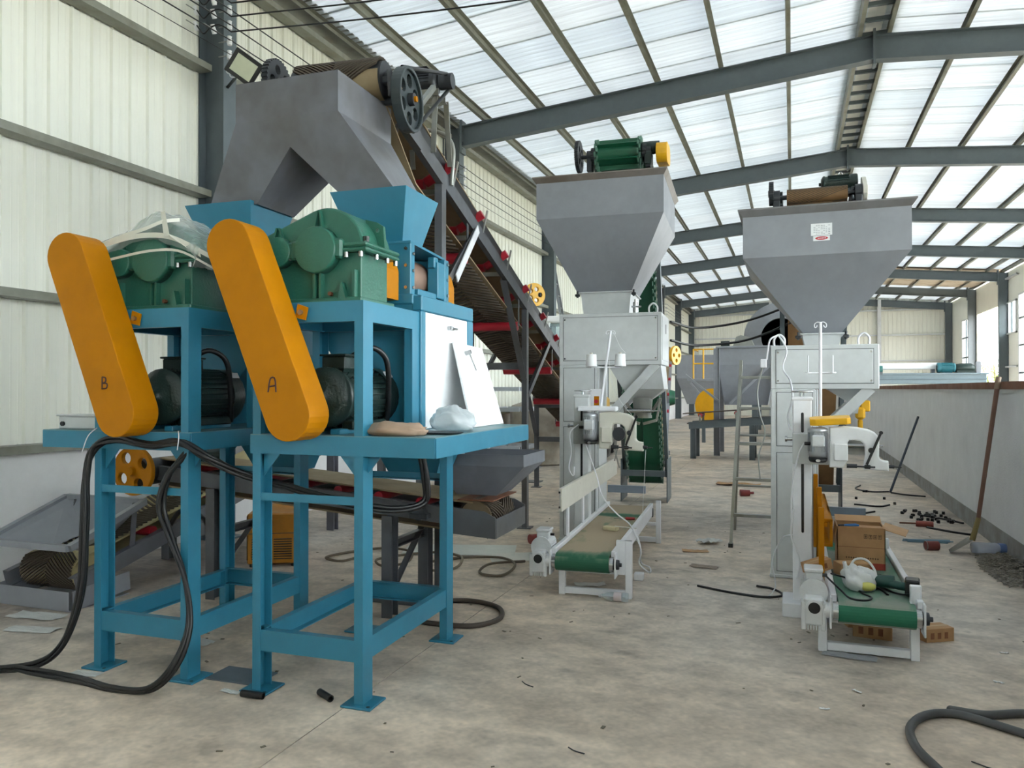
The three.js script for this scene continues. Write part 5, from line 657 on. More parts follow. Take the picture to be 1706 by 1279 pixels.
{ // rotary drum
  const t = thing('rotary_drum', 'large pale steel rotary drum with dark round mouth in the background', 'drum', [-0.35, 0, -27]);
  const W0 = lathe([[0.64, 0.05], [1.16, -0.28], [1.2, -0.3], [1.2, -0.36], [1.16, -0.38], [1.16, -6], [1.12, -6], [1.12, -0.4], [0.62, 0.0], [0.64, 0.05]], 48); obj('shell', alongZ(W0).translate(0, 3.32, 0), M.hopper, t); obj('riding_ring', alongZ(lathe([[1.16, -1.6], [1.28, -1.6], [1.28, -1.85], [1.16, -1.85]], 48)).translate(0, 3.32, 0), M.galv, t); obj('inner_lining', alongZ(lathe([[1.1, -0.5], [1.1, -5.8], [0.02, -5.8]], 40)).translate(0, 3.32, 0), M.black, t);
  for (const z of [-1.7, -4.8]) obj('cradle', [bx(-1.1, 1.1, 1.75, 2.05, z - 0.25, z + 0.25), bx(-1.0, -0.8, 0, 1.75, z - 0.12, z + 0.12), bx(0.8, 1.0, 0, 1.75, z - 0.12, z + 0.12)], M.frame, t); for (const s of [-1, 1]) obj('trunnion_roller', cyl(V(s * 0.66, 2.22, -1.9), V(s * 0.66, 2.22, -1.55), 0.2), M.iron, t);
}
{ // platform with yellow railing and its machines
  const t = thing('railed_platform', 'small grey platform with yellow tube railing far down the hall', 'platform', [-2.5, 0, -24.2]);
  obj('deck', cb(-0.55, 0.45, 1.84, 1.92, -1.2, 0.1), M.hopper, t); for (const [x, z] of [[-0.5, 0.05], [0.4, 0.05], [-0.5, -1.1], [0.4, -1.1]]) obj('post', bar(rect(0.09, 0.09), V(x, 0, z), V(x, 1.84, z)), M.hopper, t);
  for (const x of [-0.36, -0.06, 0.4]) obj('railing_post', cyl(V(x, 1.92, 0.05), V(x, 2.82, 0.05), 0.025), M.brightYellow, t); for (const y of [2.38, 2.82]) obj('railing_tube', cyl(V(-0.36, y, 0.05), V(0.44, y, 0.05), 0.022), M.brightYellow, t); obj('railing_tube', cyl(V(-0.36, 2.82, 0.05), V(-0.36, 2.82, -1.1), 0.022), M.brightYellow, t);
  obj('brace', bar(rect(0.07, 0.05), V(-0.45, 1.8, 0.05), V(0.35, 0.8, 0.05)), M.hopper, t);
}
{ const t = thing('fan_guard', 'big yellow rounded drive guard under the railed platform', 'guard', [-2.25, 0, -23.6]); const o = []; for (let i = 0; i <= 28; i++) { const q = (55 + i / 28 * 250) * R; o.push([0.5 * Math.cos(q), 1.12 + 0.5 * Math.sin(q)]); } o.push([0.34, 0.72], [0.34, 1.6]); obj('guard_plate', slab(o, -0.12, 0), paint('#e8a80c', 0.5), t); obj('stand', [bx(-0.3, -0.2, 0, 0.75, -0.12, -0.02), bx(0.15, 0.25, 0, 0.75, -0.12, -0.02)], M.frame, t); }
{ const t = thing('blue_grey_tank', 'pale blue-grey tank with conical bottom behind the yellow railing', 'tank', [-2.95, 0, -26.4]); obj('tank_shell', shell([[-0.65, 0.75, -0.6, 0.6, 2.72], [-0.65, 0.75, -0.6, 0.6, 1.95], [-0.35, 0.4, -0.3, 0.3, 1.1]], 0.01), M.hopper, t); for (const [x, z] of [[-0.6, 0.55], [0.7, 0.55], [-0.6, -0.55], [0.7, -0.55]]) obj('leg', bar(rect(0.1, 0.1), V(x, 0, z), V(x, 1.96, z)), M.hopper, t); }
{ // second inclined conveyor behind the tall station, seen edge-on
  const t = thing('return_conveyor', 'grey inclined conveyor with yellow pulley behind the tall weighing cabinet', 'conveyor', [-1.9, 0, -12.4], 7.2 * R);
  const P = (x, z, d = 0) => V(x, 0.75 - 0.36 * z + d, z); for (const x of [0, -0.55]) obj('side_channel', bar(chan(0.05, 0.12, 0.006, x ? 1 : -1), P(x, 0.3), P(x, -4.6)), M.hopper, t); obj('belt', [bar(rect(0.5, 0.015), P(-0.275, 0.3, 0.11), P(-0.275, -4.6, 0.11)), bar(rect(0.5, 0.015), P(-0.275, 0.3, -0.14), P(-0.275, -4.6, -0.14))], beltMat, t);
  for (let i = 0; i < 6; i++) obj('idler_roller', cyl(P(-0.56, -0.3 - i * 0.8, 0.05), P(0.02, -0.3 - i * 0.8, 0.05), 0.05), M.red, t);
  for (const z of [0, -2, -4]) for (const x of [0.02, -0.57]) obj('leg', bar(rect(0.07, 0.07), V(x, 0, z), P(x, z, -0.06)), M.hopper, t); for (const z of [0, -2]) obj('cross_beam', bar(rect(0.06, 0.08), V(-0.57, 0.42, z), V(0.02, 0.42, z)), M.hopper, t);
  obj('pulley_wheel', at(yz(slab(ring(0, 0, 0.2, 30), -0.03, 0.03, [0, 1, 2, 3].map((k) => ring(0.11 * Math.cos(k * 1.57), 0.11 * Math.sin(k * 1.57), 0.045, 12).reverse()))), M4(0.09, P(0, -3.9).y + 0.15, -3.9, -0.5)), M.brightYellow, t); obj('green_pulley', cyl(V(0.02, P(0, -1.6).y + 0.12, -1.6), V(0.12, P(0, -1.6).y + 0.12, -1.6), 0.15, 0.12, 24), M.beltGreen, t);
}
{ // steel rack against the left wall
  const t = thing('steel_rack', 'pale grey open steel rack against the left wall beyond the inclined conveyor', 'rack', [-5.25, 0, -14.05]); const rackMat = paint('#c2c8cf', 0.5);
  for (const x of [-0.32, 0.32]) for (const z of [0, -0.9]) { obj('post', bar(rect(0.09, 0.07), V(x, 0, z), V(x, 1.66, z)), rackMat, t); obj('foot_plate', bx(x - 0.09, x + 0.09, 0, 0.01, z - 0.09, z + 0.09), rackMat, t); }
  for (const y of [1.6, 1.2, 0.45]) { for (const z of [0, -0.9]) obj('rail', bar(rect(0.05, 0.08), V(-0.28, y, z), V(0.28, y, z)), rackMat, t); for (const x of [-0.32, 0.32]) obj('rail', bar(rect(0.05, 0.08), V(x, y, -0.86), V(x, y, -0.04)), rackMat, t); }
}
{ const t = thing('round_tank', 'beige round tank standing behind the steel rack', 'tank', [-5.12, 0, -15.8]); obj('tank_body', lathe([[0, 0], [0.62, 0], [0.64, 0.05], [0.64, 1.2], [0.6, 1.25], [0.3, 1.35], [0, 1.36]], 36), paint('#b9b2a6', 0.6, { grime: true }), t); obj('filler_cap', cyl(V(0, 1.35, 0), V(0, 1.42, 0), 0.16), M.hopper, t); }
{ const t = thing('drive_wheel_post', 'yellow spoked drive wheel on a tall grey post beside the inclined conveyor', 'wheel', [-4.22, 0, -12.6]);
  obj('post', bar(rect(0.09, 0.09), V(0, 0, 0), V(0, 3.28, 0)), M.steelGrey, t); obj('base_plate', bx(-0.15, 0.15, 0, 0.015, -0.15, 0.15), M.steelGrey, t); const holes = [0, 1, 2, 3, 4].map((k) => ring(0.1 * Math.cos(k * 1.257), 0.1 * Math.sin(k * 1.257), 0.042, 12).reverse()); obj('wheel', at(yz(slab(ring(0, 0, 0.2, 30), -0.03, 0.03, holes, 0.005)), M4(0.06, 3.22, 0.07, -0.75)), M.brightYellow, t); obj('wheel_hub', cyl(V(0, 3.22, 0), V(0.16, 3.22, 0), 0.04), M.iron, t); }
{ // compact loader, mostly hidden
  const t = thing('compact_loader', 'white cab of a small loader seen between conveyor and tall weighing cabinet', 'vehicle', [-4.9, 0, -17.7], 0.12); t.scale.setScalar(1.17);
  obj('body', cb(-0.6, 0.6, 0.45, 1.2, -1.4, 0.6, 0.05), paint('#d9a520', 0.5), t); obj('cab_frame', [cb(-0.6, -0.5, 1.2, 2.75, -0.9, -0.8), cb(0.5, 0.6, 1.2, 2.75, -0.9, -0.8), bar(rect(0.08, 0.08), V(-0.55, 1.2, 0.35), V(-0.5, 2.75, 0.1)), bar(rect(0.08, 0.08), V(0.55, 1.2, 0.35), V(0.5, 2.75, 0.1)), cb(-0.62, 0.62, 2.72, 2.85, -0.95, 0.2, 0.03)], M.plainWhite, t);
  const gl = new THREE.MeshPhysicalMaterial({ color: hex('#c9dde4'), transmission: 0.8, roughness: 0.05, thickness: 0 }); obj('windscreen', quads([[[-0.5, 1.25, 0.37], [0.5, 1.25, 0.37], [0.46, 2.7, 0.13], [-0.46, 2.7, 0.13]]]), gl, t); obj('side_glass', quads([[[0.58, 1.25, 0.3], [0.58, 1.25, -0.8], [0.56, 2.7, -0.8], [0.54, 2.7, 0.08]]]), gl, t);
  for (const [x, z] of [[-0.62, 0.2], [0.62, 0.2], [-0.62, -1.0], [0.62, -1.0]]) obj('wheel', alongX(lathe([[0.1, -0.12], [0.4, -0.14], [0.45, -0.08], [0.45, 0.08], [0.4, 0.14], [0.1, 0.12]])).translate(x, 0.45, z), M.rubber, t);
  for (const s of [-1, 1]) obj('mirror', [tube([[s * 0.55, 2.6, 0.2], [s * 0.75, 2.65, 0.3], [s * 0.8, 2.5, 0.32]], 0.012, 14), cb(s * 0.8 - 0.06, s * 0.8 + 0.06, 2.25, 2.52, 0.3, 0.34)], M.black, t);
}
{ const t = thing('wall_ladder', 'slim aluminium ladder leaning against the left wall by a column', 'ladder', [-5.0, 0, -19.2], 0.1); for (const z of [-0.18, 0.18]) obj('stile', bar(rect(0.03, 0.06), V(0, 0, z), V(-0.85, 4.9, z), XUP), M.alu, t); for (let i = 0; i < 15; i++) obj('rung', cyl(V(-0.85 * (0.3 + i * 0.31) / 4.9, 0.3 + i * 0.31, -0.18), V(-0.85 * (0.3 + i * 0.31) / 4.9, 0.3 + i * 0.31, 0.18), 0.014, 0.014, 10), M.alu, t); }
{ // vibrating screen beyond the partition wall
  const t = thing('vibrating_screen', 'long blue-grey vibrating screen with green motor beyond the low wall', 'machine', [4.6, 0, -30]);
  obj('trough', [cb(-1.75, 1.6, 1.78, 2.14, -0.9, 0, 0.02), cb(-1.8, 1.66, 2.1, 2.16, -0.95, 0.05)], paint('#7c8b92', 0.5), t); obj('side_rib', Array.from({ length: 1 }, () => cb(-1.75, 1.6, 1.93, 1.97, 0, 0.03)), paint('#6b7a82', 0.5), t); obj('cover', cb(-1.75, 0.2, 2.3, 2.52, -0.9, -0.3, 0.02), M.plainWhite, t); obj('cover_post', [bx(-1.7, -1.6, 2.14, 2.3, -0.7, -0.4), bx(0.0, 0.1, 2.14, 2.3, -0.7, -0.4)], M.hopper, t);
  const m = motor(0.55, 0.17, 18), mm = M4(0.42, 2.34, -0.15, PI / 2); obj('drive_motor', at([m.body, m.fins, m.cover], mm), paint('#2e6f7a', 0.5), t); obj('exciter', [alongX(lathe([[0, -0.3], [0.13, -0.3], [0.16, -0.1], [0.16, 0.2], [0.08, 0.32], [0, 0.32]])).translate(0.95, 2.33, -0.15), cb(0.7, 1.25, 2.14, 2.24, -0.3, 0)], M.motor, t); obj('end_box', cb(1.3, 1.45, 2.14, 2.55, -0.4, -0.1), M.hopper, t);
  obj('side_motor', alongX(lathe([[0, -0.1], [0.12, -0.1], [0.12, 0.1], [0, 0.1]])).translate(-1.72, 2.3, 0.15), paint('#2e6f6a', 0.5), t); obj('side_motor_seat', cb(-1.8, -1.62, 2.1, 2.2, 0.0, 0.25), M.frame, t);
  for (const x of [-1.6, 1.4]) for (const z of [-0.8, -0.1]) obj('leg', bar(rect(0.12, 0.12), V(x, 0, z), V(x, 1.8, z)), M.frame, t);
}
{ // tree outside the open bay
  const t = thing('yard_tree', 'scrubby green tree outside the open bay on the right', 'tree', [11.2, -0.2, -52.6]), r = rng(404);
  obj('trunk', [cyl(V(0, 0, 0), V(0.1, 2.2, 0), 0.12, 0.06, 10), cyl(V(0.05, 1.4, 0), V(-0.7, 3.3, 0.2), 0.05, 0.02, 8), cyl(V(0.1, 1.8, 0), V(0.7, 3.4, -0.2), 0.05, 0.02, 8), cyl(V(0.1, 2.1, 0), V(-0.1, 4.6, 0), 0.05, 0.012, 8), cyl(V(-0.1, 1.2, 0), V(-1.5, 2.4, 0.1), 0.04, 0.015, 8), cyl(V(-1.2, 2.1, 0.1), V(-1.6, 4.2, 0.1), 0.02, 0.008, 6)], paint('#6b5a48', 0.9), t);
  const leaf = quads([[[-0.05, 0, 0], [0, -0.03, 0.02], [0.05, 0, 0], [0, 0.03, 0.02]]]); boxUV(leaf); const im = new THREE.InstancedMesh(leaf, new THREE.MeshPhysicalMaterial({ color: hex('#7b8a4e'), roughness: 0.8, transmission: 0.3, thickness: 0 }), 2600); im.name = 'foliage'; im.userData.kind = 'stuff'; const m = new THREE.Matrix4(), q = new THREE.Quaternion(), e = new THREE.Euler();
  for (let i = 0; i < 2600; i++) { const c = [[-0.6, 2.7, 0.2, 0.8], [0.6, 2.9, -0.1, 0.8], [0, 2.0, 0.1, 1.0], [-1.3, 1.9, 0.1, 0.6], [0.1, 1.2, 0, 0.9]][i % 5]; let x, y, z; do { x = r() * 2 - 1; y = r() * 2 - 1; z = r() * 2 - 1; } while (x * x + y * y + z * z > 1); e.set(r() * 6, r() * 6, r() * 6); m.compose(V(c[0] + x * c[3], c[1] + y * c[3], c[2] + z * c[3]), q.setFromEuler(e), V(1, 1, 1).multiplyScalar(0.8 + r())); im.setMatrixAt(i, m); } im.castShadow = true; t.add(im);
}
{ // floodlight on its column
  const t = thing('floodlight', 'black square floodlight clamped to the near left column', 'floodlight', [-5.3, 4.8, -6.42]);
  const g = new THREE.Group(); g.name = 'lamp_head'; t.add(g); g.position.set(0.13, 0.03, 0.1); g.rotation.set(0.3, 0.45, -0.6, 'YXZ'); obj('housing', [cb(-0.14, 0.14, -0.12, 0.12, -0.05, 0.0, 0.01), cb(-0.15, 0.15, -0.13, 0.13, -0.005, 0.02, 0.006)], M.black, g); obj('lens', bx(-0.11, 0.11, -0.09, 0.09, 0.018, 0.023), paint('#c7cbb0', 0.2), g); for (let i = 0; i < 6; i++) obj('heat_fin', bx(-0.12, 0.12, -0.1 + i * 0.037, -0.094 + i * 0.037, -0.08, -0.05), M.black, g);
  obj('bracket', [bar(rect(0.03, 0.01), V(-0.37, 0.02, -0.24), V(-0.1, 0.02, -0.05)), bar(rect(0.03, 0.01), V(-0.1, 0.02, -0.05), V(0.08, 0.06, 0.06))], M.black, t); obj('junction', [new THREE.SphereGeometry(0.035, 12, 8).translate(-0.18, 0.1, -0.05), tube([[-0.18, 0.1, -0.05], [-0.1, 0.0, 0.02], [0.0, -0.02, 0.04], [0.1, 0.0, 0.06]], 0.006, 20, 6)], M.white, t);
}
{ // supply wires on white insulators along the left wall
  const ys = [5.56, 5.4, 5.24, 5.09], r = rng(12), colz = [-0.65, -6.55, -12.7, -18.6, -24.55, -30.45, -36.35, -42.2];
  const sag = (a, b, s) => Array.from({ length: 9 }, (_, i) => { const f = i / 8; return V(a.x + (b.x - a.x) * f, a.y + (b.y - a.y) * f - s * 4 * f * (1 - f), a.z + (b.z - a.z) * f); });
  const pos = ['highest', 'second', 'third', 'lowest'];
  ys.forEach((y, k) => { const t = thing('wall_wire', `${pos[k]} of the four black supply wires strung along the left wall`, 'wire'); for (let i = 0; i + 1 < colz.length; i++) obj('span', tube(sag(V(-5.5, y, colz[i]), V(-5.5, y, colz[i + 1]), 0.03), k === 3 ? 0.004 : 0.007, 16, 6), M.rubber, t); });
  [[5.62, 0], [5.48, 1], [5.32, 2]].forEach(([y, k]) => { const t = thing('cross_wire', `${['upper', 'middle', 'lower'][k]} of the three black wires crossing the hall from the near left column`, 'wire'); obj('span', tube(sag(V(-5.48, y, -6.5), V(8.0, y - 0.1, -5.9 - k * 0.1), 0.34), 0.008, 40, 6), M.rubber, t); obj('tail_loop', tube([[-5.48, y, -6.5], [-5.56, y + 0.05, -6.42], [-5.66, y + 0.03, -6.4], [-5.75, y - 0.02, -6.4], [-5.84, y + 0.08, -6.4]], 0.008, 30, 6), M.rubber, t); });
  const proto = () => [cyl(V(0, -0.02, 0), V(0, 0.02, 0), 0.028, 0.022, 14), cyl(V(0, 0.02, 0), V(0, 0.045, 0), 0.016, 0.024, 14), cyl(V(0, -0.045, 0), V(0, -0.02, 0), 0.024, 0.026, 14)];
  const insG = join(proto()), pinG = join(cyl(V(-0.14, 0, 0), V(0.05, 0, 0), 0.006, 0.006, 8));
  const nm = ['on the near column', 'on the column behind the conveyor head', 'on the third left column', 'on the fourth left column', 'on the fifth left column', 'on the sixth left column'];
  [-6.52, -12.67, -18.57, -24.52, -30.42, -36.32].forEach((z, c) => ys.forEach((y, k) => { const t = thing('wire_insulator', `white porcelain wire insulator ${nm[c]}, ${pos[k]} of its row`, 'insulator', [-5.52, y, z], 0, 'white porcelain insulators on the left columns'); const a = new THREE.Mesh(insG, M.plainWhite); a.name = 'porcelain'; const b = new THREE.Mesh(pinG, M.galv); b.name = 'pin'; for (const m of [a, b]) { m.castShadow = m.receiveShadow = true; t.add(m); } }));
  [[5.62, 0], [5.48, 1], [5.32, 2]].forEach(([y, k]) => [[-5.66, -6.42], [-5.87, -6.4]].forEach(([x, z], j) => { const t = thing('wire_insulator', `white porcelain insulator on the near column face, ${['upper', 'middle', 'lower'][k]} of the ${j ? 'wall-side' : 'hall-side'} set`, 'insulator', [x, y + 0.03 + j * 0.06, z - 0.02], PI / 2, 'white porcelain insulators on the near column face'); const a = new THREE.Mesh(insG, M.plainWhite); a.name = 'porcelain'; a.rotation.z = 0.4; const b = new THREE.Mesh(pinG, M.galv); b.name = 'pin'; t.add(a); t.add(b); }));
}
{ // sagging cables from the tall station to the drum
  [[2.32, 0], [2.12, 1]].forEach(([y, k]) => { const t = thing('slung_cable', `${k ? 'lower' : 'upper'} of two black cables slung from the tall cabinet to behind the right hopper`, 'cable'); obj('span', tube([V(-1.22, y, -8.3), V(-1.0, y - 0.02, -9), V(-0.5, y + 0.06 - k * 0.02, -9.2), V(0.0, y + 0.22, -9), V(0.35, y + 0.42, -8.3)], 0.014, 40, 7), M.rubber, t); });
}

// ---------- things lying about ----------
const card = paint('#c9a075', 0.85, { grime: true }), cardDark = paint('#8d5a3c', 0.85, { grime: true }), ink = paint('#4b3524', 0.8, { clean: true }), paper = paint('#d9dad6', 0.8);
const onPut2 = (n, l, c, p, turn = 0) => { const t = put2(n, l, c, p); t.rotation.y += turn; return t; };
{ // big open carton on the right conveyor
  const t = onPut2('cardboard_carton', 'large open cardboard carton with red base stripe on the green conveyor', 'box', [0.625, 0.337, 0.86]);
  const w = 0.155, d = 0.14, h = 0.29, th = 0.006;
  obj('front_wall', bx(-w, w, 0, h, d - th, d), card, t); obj('rear_wall', bx(-w, w, 0, h, -d, -d + th), card, t); obj('side_wall', bx(-w, -w + th, 0, h, -d, d), card, t); obj('side_wall', bx(w - th, w, 0, h, -d, d), card, t); obj('bottom', bx(-w, w, 0, th, -d, d), card, t);
  obj('flap', bar(rect(2 * d, 0.004), V(w, h, 0), V(w + 0.15, h - 0.04, 0.03), YUP), card, t); obj('flap', bar(rect(2 * d, 0.004), V(-w, h, 0), V(-w - 0.02, h - 0.12, 0), XUP), card, t); obj('flap', bar(rect(2 * w, 0.004), V(0, h, -d), V(0, h + 0.03, -d - 0.09), YUP), card, t); obj('flap', bar(rect(2 * w * 0.9, 0.004), V(0, h, d), V(0, h - 0.005, d - 0.13), YUP), card, t);
  obj('red_stripe', bx(-w, w, 0.0, 0.045, d, d + 0.001), paint('#a03a2c', 0.8), t); obj('tape_seam', bx(-w, w, 0.15, 0.153, d, d + 0.001), cardDark, t);
  stuff(obj('handling_mark', [0, 1, 2, 3].map((k) => { const x = 0.03 + k * 0.03; return [bx(x - 0.011, x + 0.011, 0.215, 0.218, d, d + 0.001), bx(x - 0.011, x + 0.011, 0.24, 0.243, d, d + 0.001), bx(x - 0.011, x - 0.009, 0.215, 0.243, d, d + 0.001), bx(x + 0.009, x + 0.011, 0.215, 0.243, d, d + 0.001), bx(x - 0.002, x + 0.002, 0.22, 0.238, d, d + 0.001), bx(x - 0.006, x + 0.006, 0.228 + (k % 2) * 0.005, 0.231 + (k % 2) * 0.005, d, d + 0.001)]; }), ink, t));
  stuff(obj('printed_line', Array.from({ length: 14 }, (_, k) => [bx(-0.1 + k * 0.0155, -0.089 + k * 0.0155, 0.075, 0.079, d, d + 0.001), bx(-0.0955 + k * 0.0155, -0.0925 + k * 0.0155, 0.07, 0.084, d, d + 0.001)]), ink, t));
}
{ const t = onPut2('pliers', 'blue-handled pliers lying on the flap of the large carton', 'pliers', [0.56, 0.628, 0.96], 0.4); obj('handle', [tube([[-0.05, 0.008, 0], [0, 0.008, 0.012], [0.05, 0.008, 0.02]], 0.007, 12, 6)], paint('#2f74b8', 0.5), t); obj('handle', tube([[-0.05, 0.008, 0.004], [0, 0.008, -0.01], [0.05, 0.008, -0.015]], 0.007, 12, 6), paint('#2f74b8', 0.5), t); obj('jaw', cb(-0.09, -0.045, 0, 0.014, -0.008, 0.01), M.iron, t); }
function smallBox(label, p, turn, tilt = 0, s = 1, viaPut = true) { const t = viaPut ? onPut2('small_carton', label, 'box', p, turn) : thing('small_carton', label, 'box', p, turn); const w = 0.1 * s, d = 0.06 * s, h = 0.085 * s; const b = obj('carton_body', cb(-w, w, 0, h, -d, d, 0.002).rotateZ(tilt), card, t); stuff(obj('print', [0, 1, 2].map((k) => [bx(-0.07 * s + k * 0.05 * s, -0.045 * s + k * 0.05 * s, 0.02 * s, 0.06 * s, d, d + 0.001), bx(-0.065 * s + k * 0.05 * s, -0.05 * s + k * 0.05 * s, 0.03 * s, 0.05 * s, d + 0.001, d + 0.0015)].slice(0, 1).map((g) => g.rotateZ(tilt))), cardDark, t)); obj('tape', bx(-w - 0.0005, w + 0.0005, h, h + 0.0008, -0.012, 0.012).rotateZ(tilt), paint('#c9a474', 0.5), t); return t; }
smallBox('small brown carton lying on green belt in front of the large carton', [0.55, 0.337, 1.2], 0.35);
smallBox('small brown carton tilted beside the yellow guard post', [0.335, 0.37, 1.3], 0.5, 0.25, 0.85);
smallBox('small brown carton on floor outside the right conveyor leg', [1.02, 0, 1.36], 0.55);
smallBox('small opened brown carton on floor beneath the green belt', [0.66, 0, 1.42], -0.12, 0, 1.15);
smallBox('second brown carton on floor beneath belt behind the opened one', [0.6, 0, 1.2], 0.3);
{ const t = onPut2('cordless_drill', 'dark green cordless drill lying on the right conveyor rail', 'drill', [0.735, 0.345, 1.62], -0.15);
  const g = paint('#1f4a42', 0.5); obj('body', [cyl(V(-0.12, 0.045, -0.05), V(0.03, 0.05, -0.04), 0.036, 0.042, 20)], g, t); obj('handle', tube([[0.0, 0.045, -0.03], [0.06, 0.04, 0.0], [0.11, 0.045, 0.03]], 0.026, 16, 12), g, t); obj('battery', cb(0.09, 0.17, 0.0, 0.1, -0.02, 0.09, 0.008), M.black, t); obj('chuck', cyl(V(-0.18, 0.044, -0.055), V(-0.12, 0.045, -0.05), 0.016, 0.026, 16), M.black, t); }
{ const t = onPut2('power_tool', 'grey-green power tool lying flat behind the carrier bag', 'tool', [0.64, 0.337, 1.32], 0.1); obj('body', [cb(-0.09, 0.09, 0, 0.05, -0.05, 0.05, 0.015), cb(-0.05, 0.05, 0.05, 0.065, -0.03, 0.03)], paint('#4f6a5c', 0.6), t); obj('pad', cb(-0.1, 0.1, 0.0, 0.012, -0.06, 0.06), M.black, t); }
{ const t = onPut2('carrier_bag', 'thin white plastic carrier bag with food on the green belt', 'bag', [0.575, 0.338, 1.58]); const film = new THREE.MeshPhysicalMaterial({ color: hex('#f3f4f3'), transmission: 0.3, roughness: 0.5, thickness: 0 });
  const sp = new THREE.SphereGeometry(1, 30, 20), q = sp.attributes.position, n2 = layered(61, 4, 6, 6); for (let i = 0; i < q.count; i++) { const x = q.getX(i), y = q.getY(i), z = q.getZ(i), k = 0.72 + 0.6 * n2(x * 0.5 + 0.5 + y * 0.3, z * 0.5 + 0.5); q.setXYZ(i, x * 0.1 * k - 0.02 * Math.max(0, y), Math.max(0, (y + 0.6) * 0.085 * k), z * 0.11 * k); } sp.computeVertexNormals(); obj('bag_film', sp, film, t);
  obj('bag_handle', tube([[-0.06, 0.11, -0.02], [-0.03, 0.175, -0.02], [0.03, 0.18, -0.03], [0.08, 0.13, -0.02], [0.095, 0.07, 0.0]], 0.007, 30, 8), film, t); obj('bag_handle', tube([[-0.07, 0.1, 0.02], [-0.09, 0.15, 0.03], [-0.095, 0.17, 0.03]], 0.012, 16, 8), film, t); obj('food', new THREE.SphereGeometry(0.05, 16, 10).scale(1.1, 0.6, 1).translate(0.03, 0.035, 0.075), paint('#c9c46a', 0.8), t); }
{ const t = onPut2('power_lead', 'black power cord looped across the front of the green belt', 'cord', [0, 0, 0]); obj('cord', tube([[0.36, 0.44, 1.72], [0.45, 0.37, 1.8], [0.5, 0.345, 1.88], [0.58, 0.343, 1.89], [0.62, 0.344, 1.82], [0.58, 0.344, 1.72], [0.52, 0.345, 1.55], [0.6, 0.345, 1.42], [0.7, 0.345, 1.5], [0.74, 0.345, 1.62], [0.8, 0.35, 1.7], [0.83, 0.372, 1.78]], 0.006, 90, 7), M.rubber, t); obj('cord', tube([[0.4, 0.44, 1.68], [0.5, 0.4, 1.6], [0.58, 0.36, 1.55], [0.68, 0.345, 1.58], [0.72, 0.345, 1.72]], 0.006, 50, 7), M.rubber, t); }
{ const t = onPut2('grey_cloth', 'dark grey rag beside the carrier bag on the green belt', 'rag', [0.665, 0.338, 1.5]); const n = layered(88, 3, 5, 5), q = []; const P = (i, k) => [(i / 12 - 0.5) * 0.14, 0.004 + 0.05 * Math.max(0, n(i / 12, k / 12) - 0.3) * Math.sin(i / 12 * PI) * Math.sin(k / 12 * PI) * 2, (k / 12 - 0.5) * 0.2]; for (let i = 0; i < 12; i++) for (let k = 0; k < 12; k++) q.push([P(i, k), P(i, k + 1), P(i + 1, k + 1), P(i + 1, k)]); obj('cloth', quads(q), paint('#4b4d4a', 0.9), t); }
{ const t = onPut2('station_cable', 'white cable hanging from the short cabinet ring down the sewing post', 'cable'); obj('cable', [tube([[0.06, 2.06, 0.0], [0.1, 2.0, 0.04], [0.13, 1.92, 0.05], [0.1, 1.8, 0.06], [0.16, 1.66, 0.5], [0.17, 1.5, 0.95], [0.14, 1.4, 1.0], [0.16, 1.31, 1.05]], 0.007, 70, 7), tube([[0.06, 2.06, 0.0], [0.0, 2.02, 0.05], [-0.02, 1.93, 0.05], [-0.03, 1.85, 0.05]], 0.007, 24, 7), tube([[0.25, 1.22, 1.13], [0.22, 1.16, 1.16], [0.185, 1.0, 1.14], [0.165, 0.8, 1.12], [0.17, 0.66, 1.12], [0.178, 0.75, 1.12], [0.165, 0.56, 1.12], [0.2, 0.46, 1.12], [0.22, 0.38, 1.12], [0.21, 0.3, 1.12], [0.2, 0.26, 1.12]], 0.006, 80, 7)], M.white, t); }
{ const t = onPut2('plug_adaptor', 'small white plug hanging on its cord beside the stepladder', 'plug', [-0.055, 1.78, 0.05]); obj('plug', cb(-0.025, 0.025, 0, 0.075, -0.02, 0.02, 0.006), M.white, t); obj('cord', tube([[-0.01, 0, 0], [-0.05, -0.2, 0], [-0.03, -0.4, 0], [0.01, -0.55, -0.02], [-0.04, -0.75, 0], [-0.03, -0.95, 0]], 0.006, 50, 7), M.galv, t); }
{ const t = onPut2('floor_lead', 'grey cable lying on floor left of the right station base', 'cable'); obj('lead', tube([[-0.55, 0.01, 0.55], [-0.25, 0.01, 0.68], [0.0, 0.012, 0.72], [0.1, 0.012, 0.62], [0.02, 0.012, 0.45], [-0.1, 0.012, 0.4]], 0.009, 50, 7), M.rubber, t); obj('white_end', tube([[0.0, 0.014, 0.7], [0.05, 0.1, 0.75], [0.03, 0.3, 0.8], [0.1, 0.5, 0.9], [0.17, 0.56, 1.06]], 0.005, 30, 6), M.white, t); }
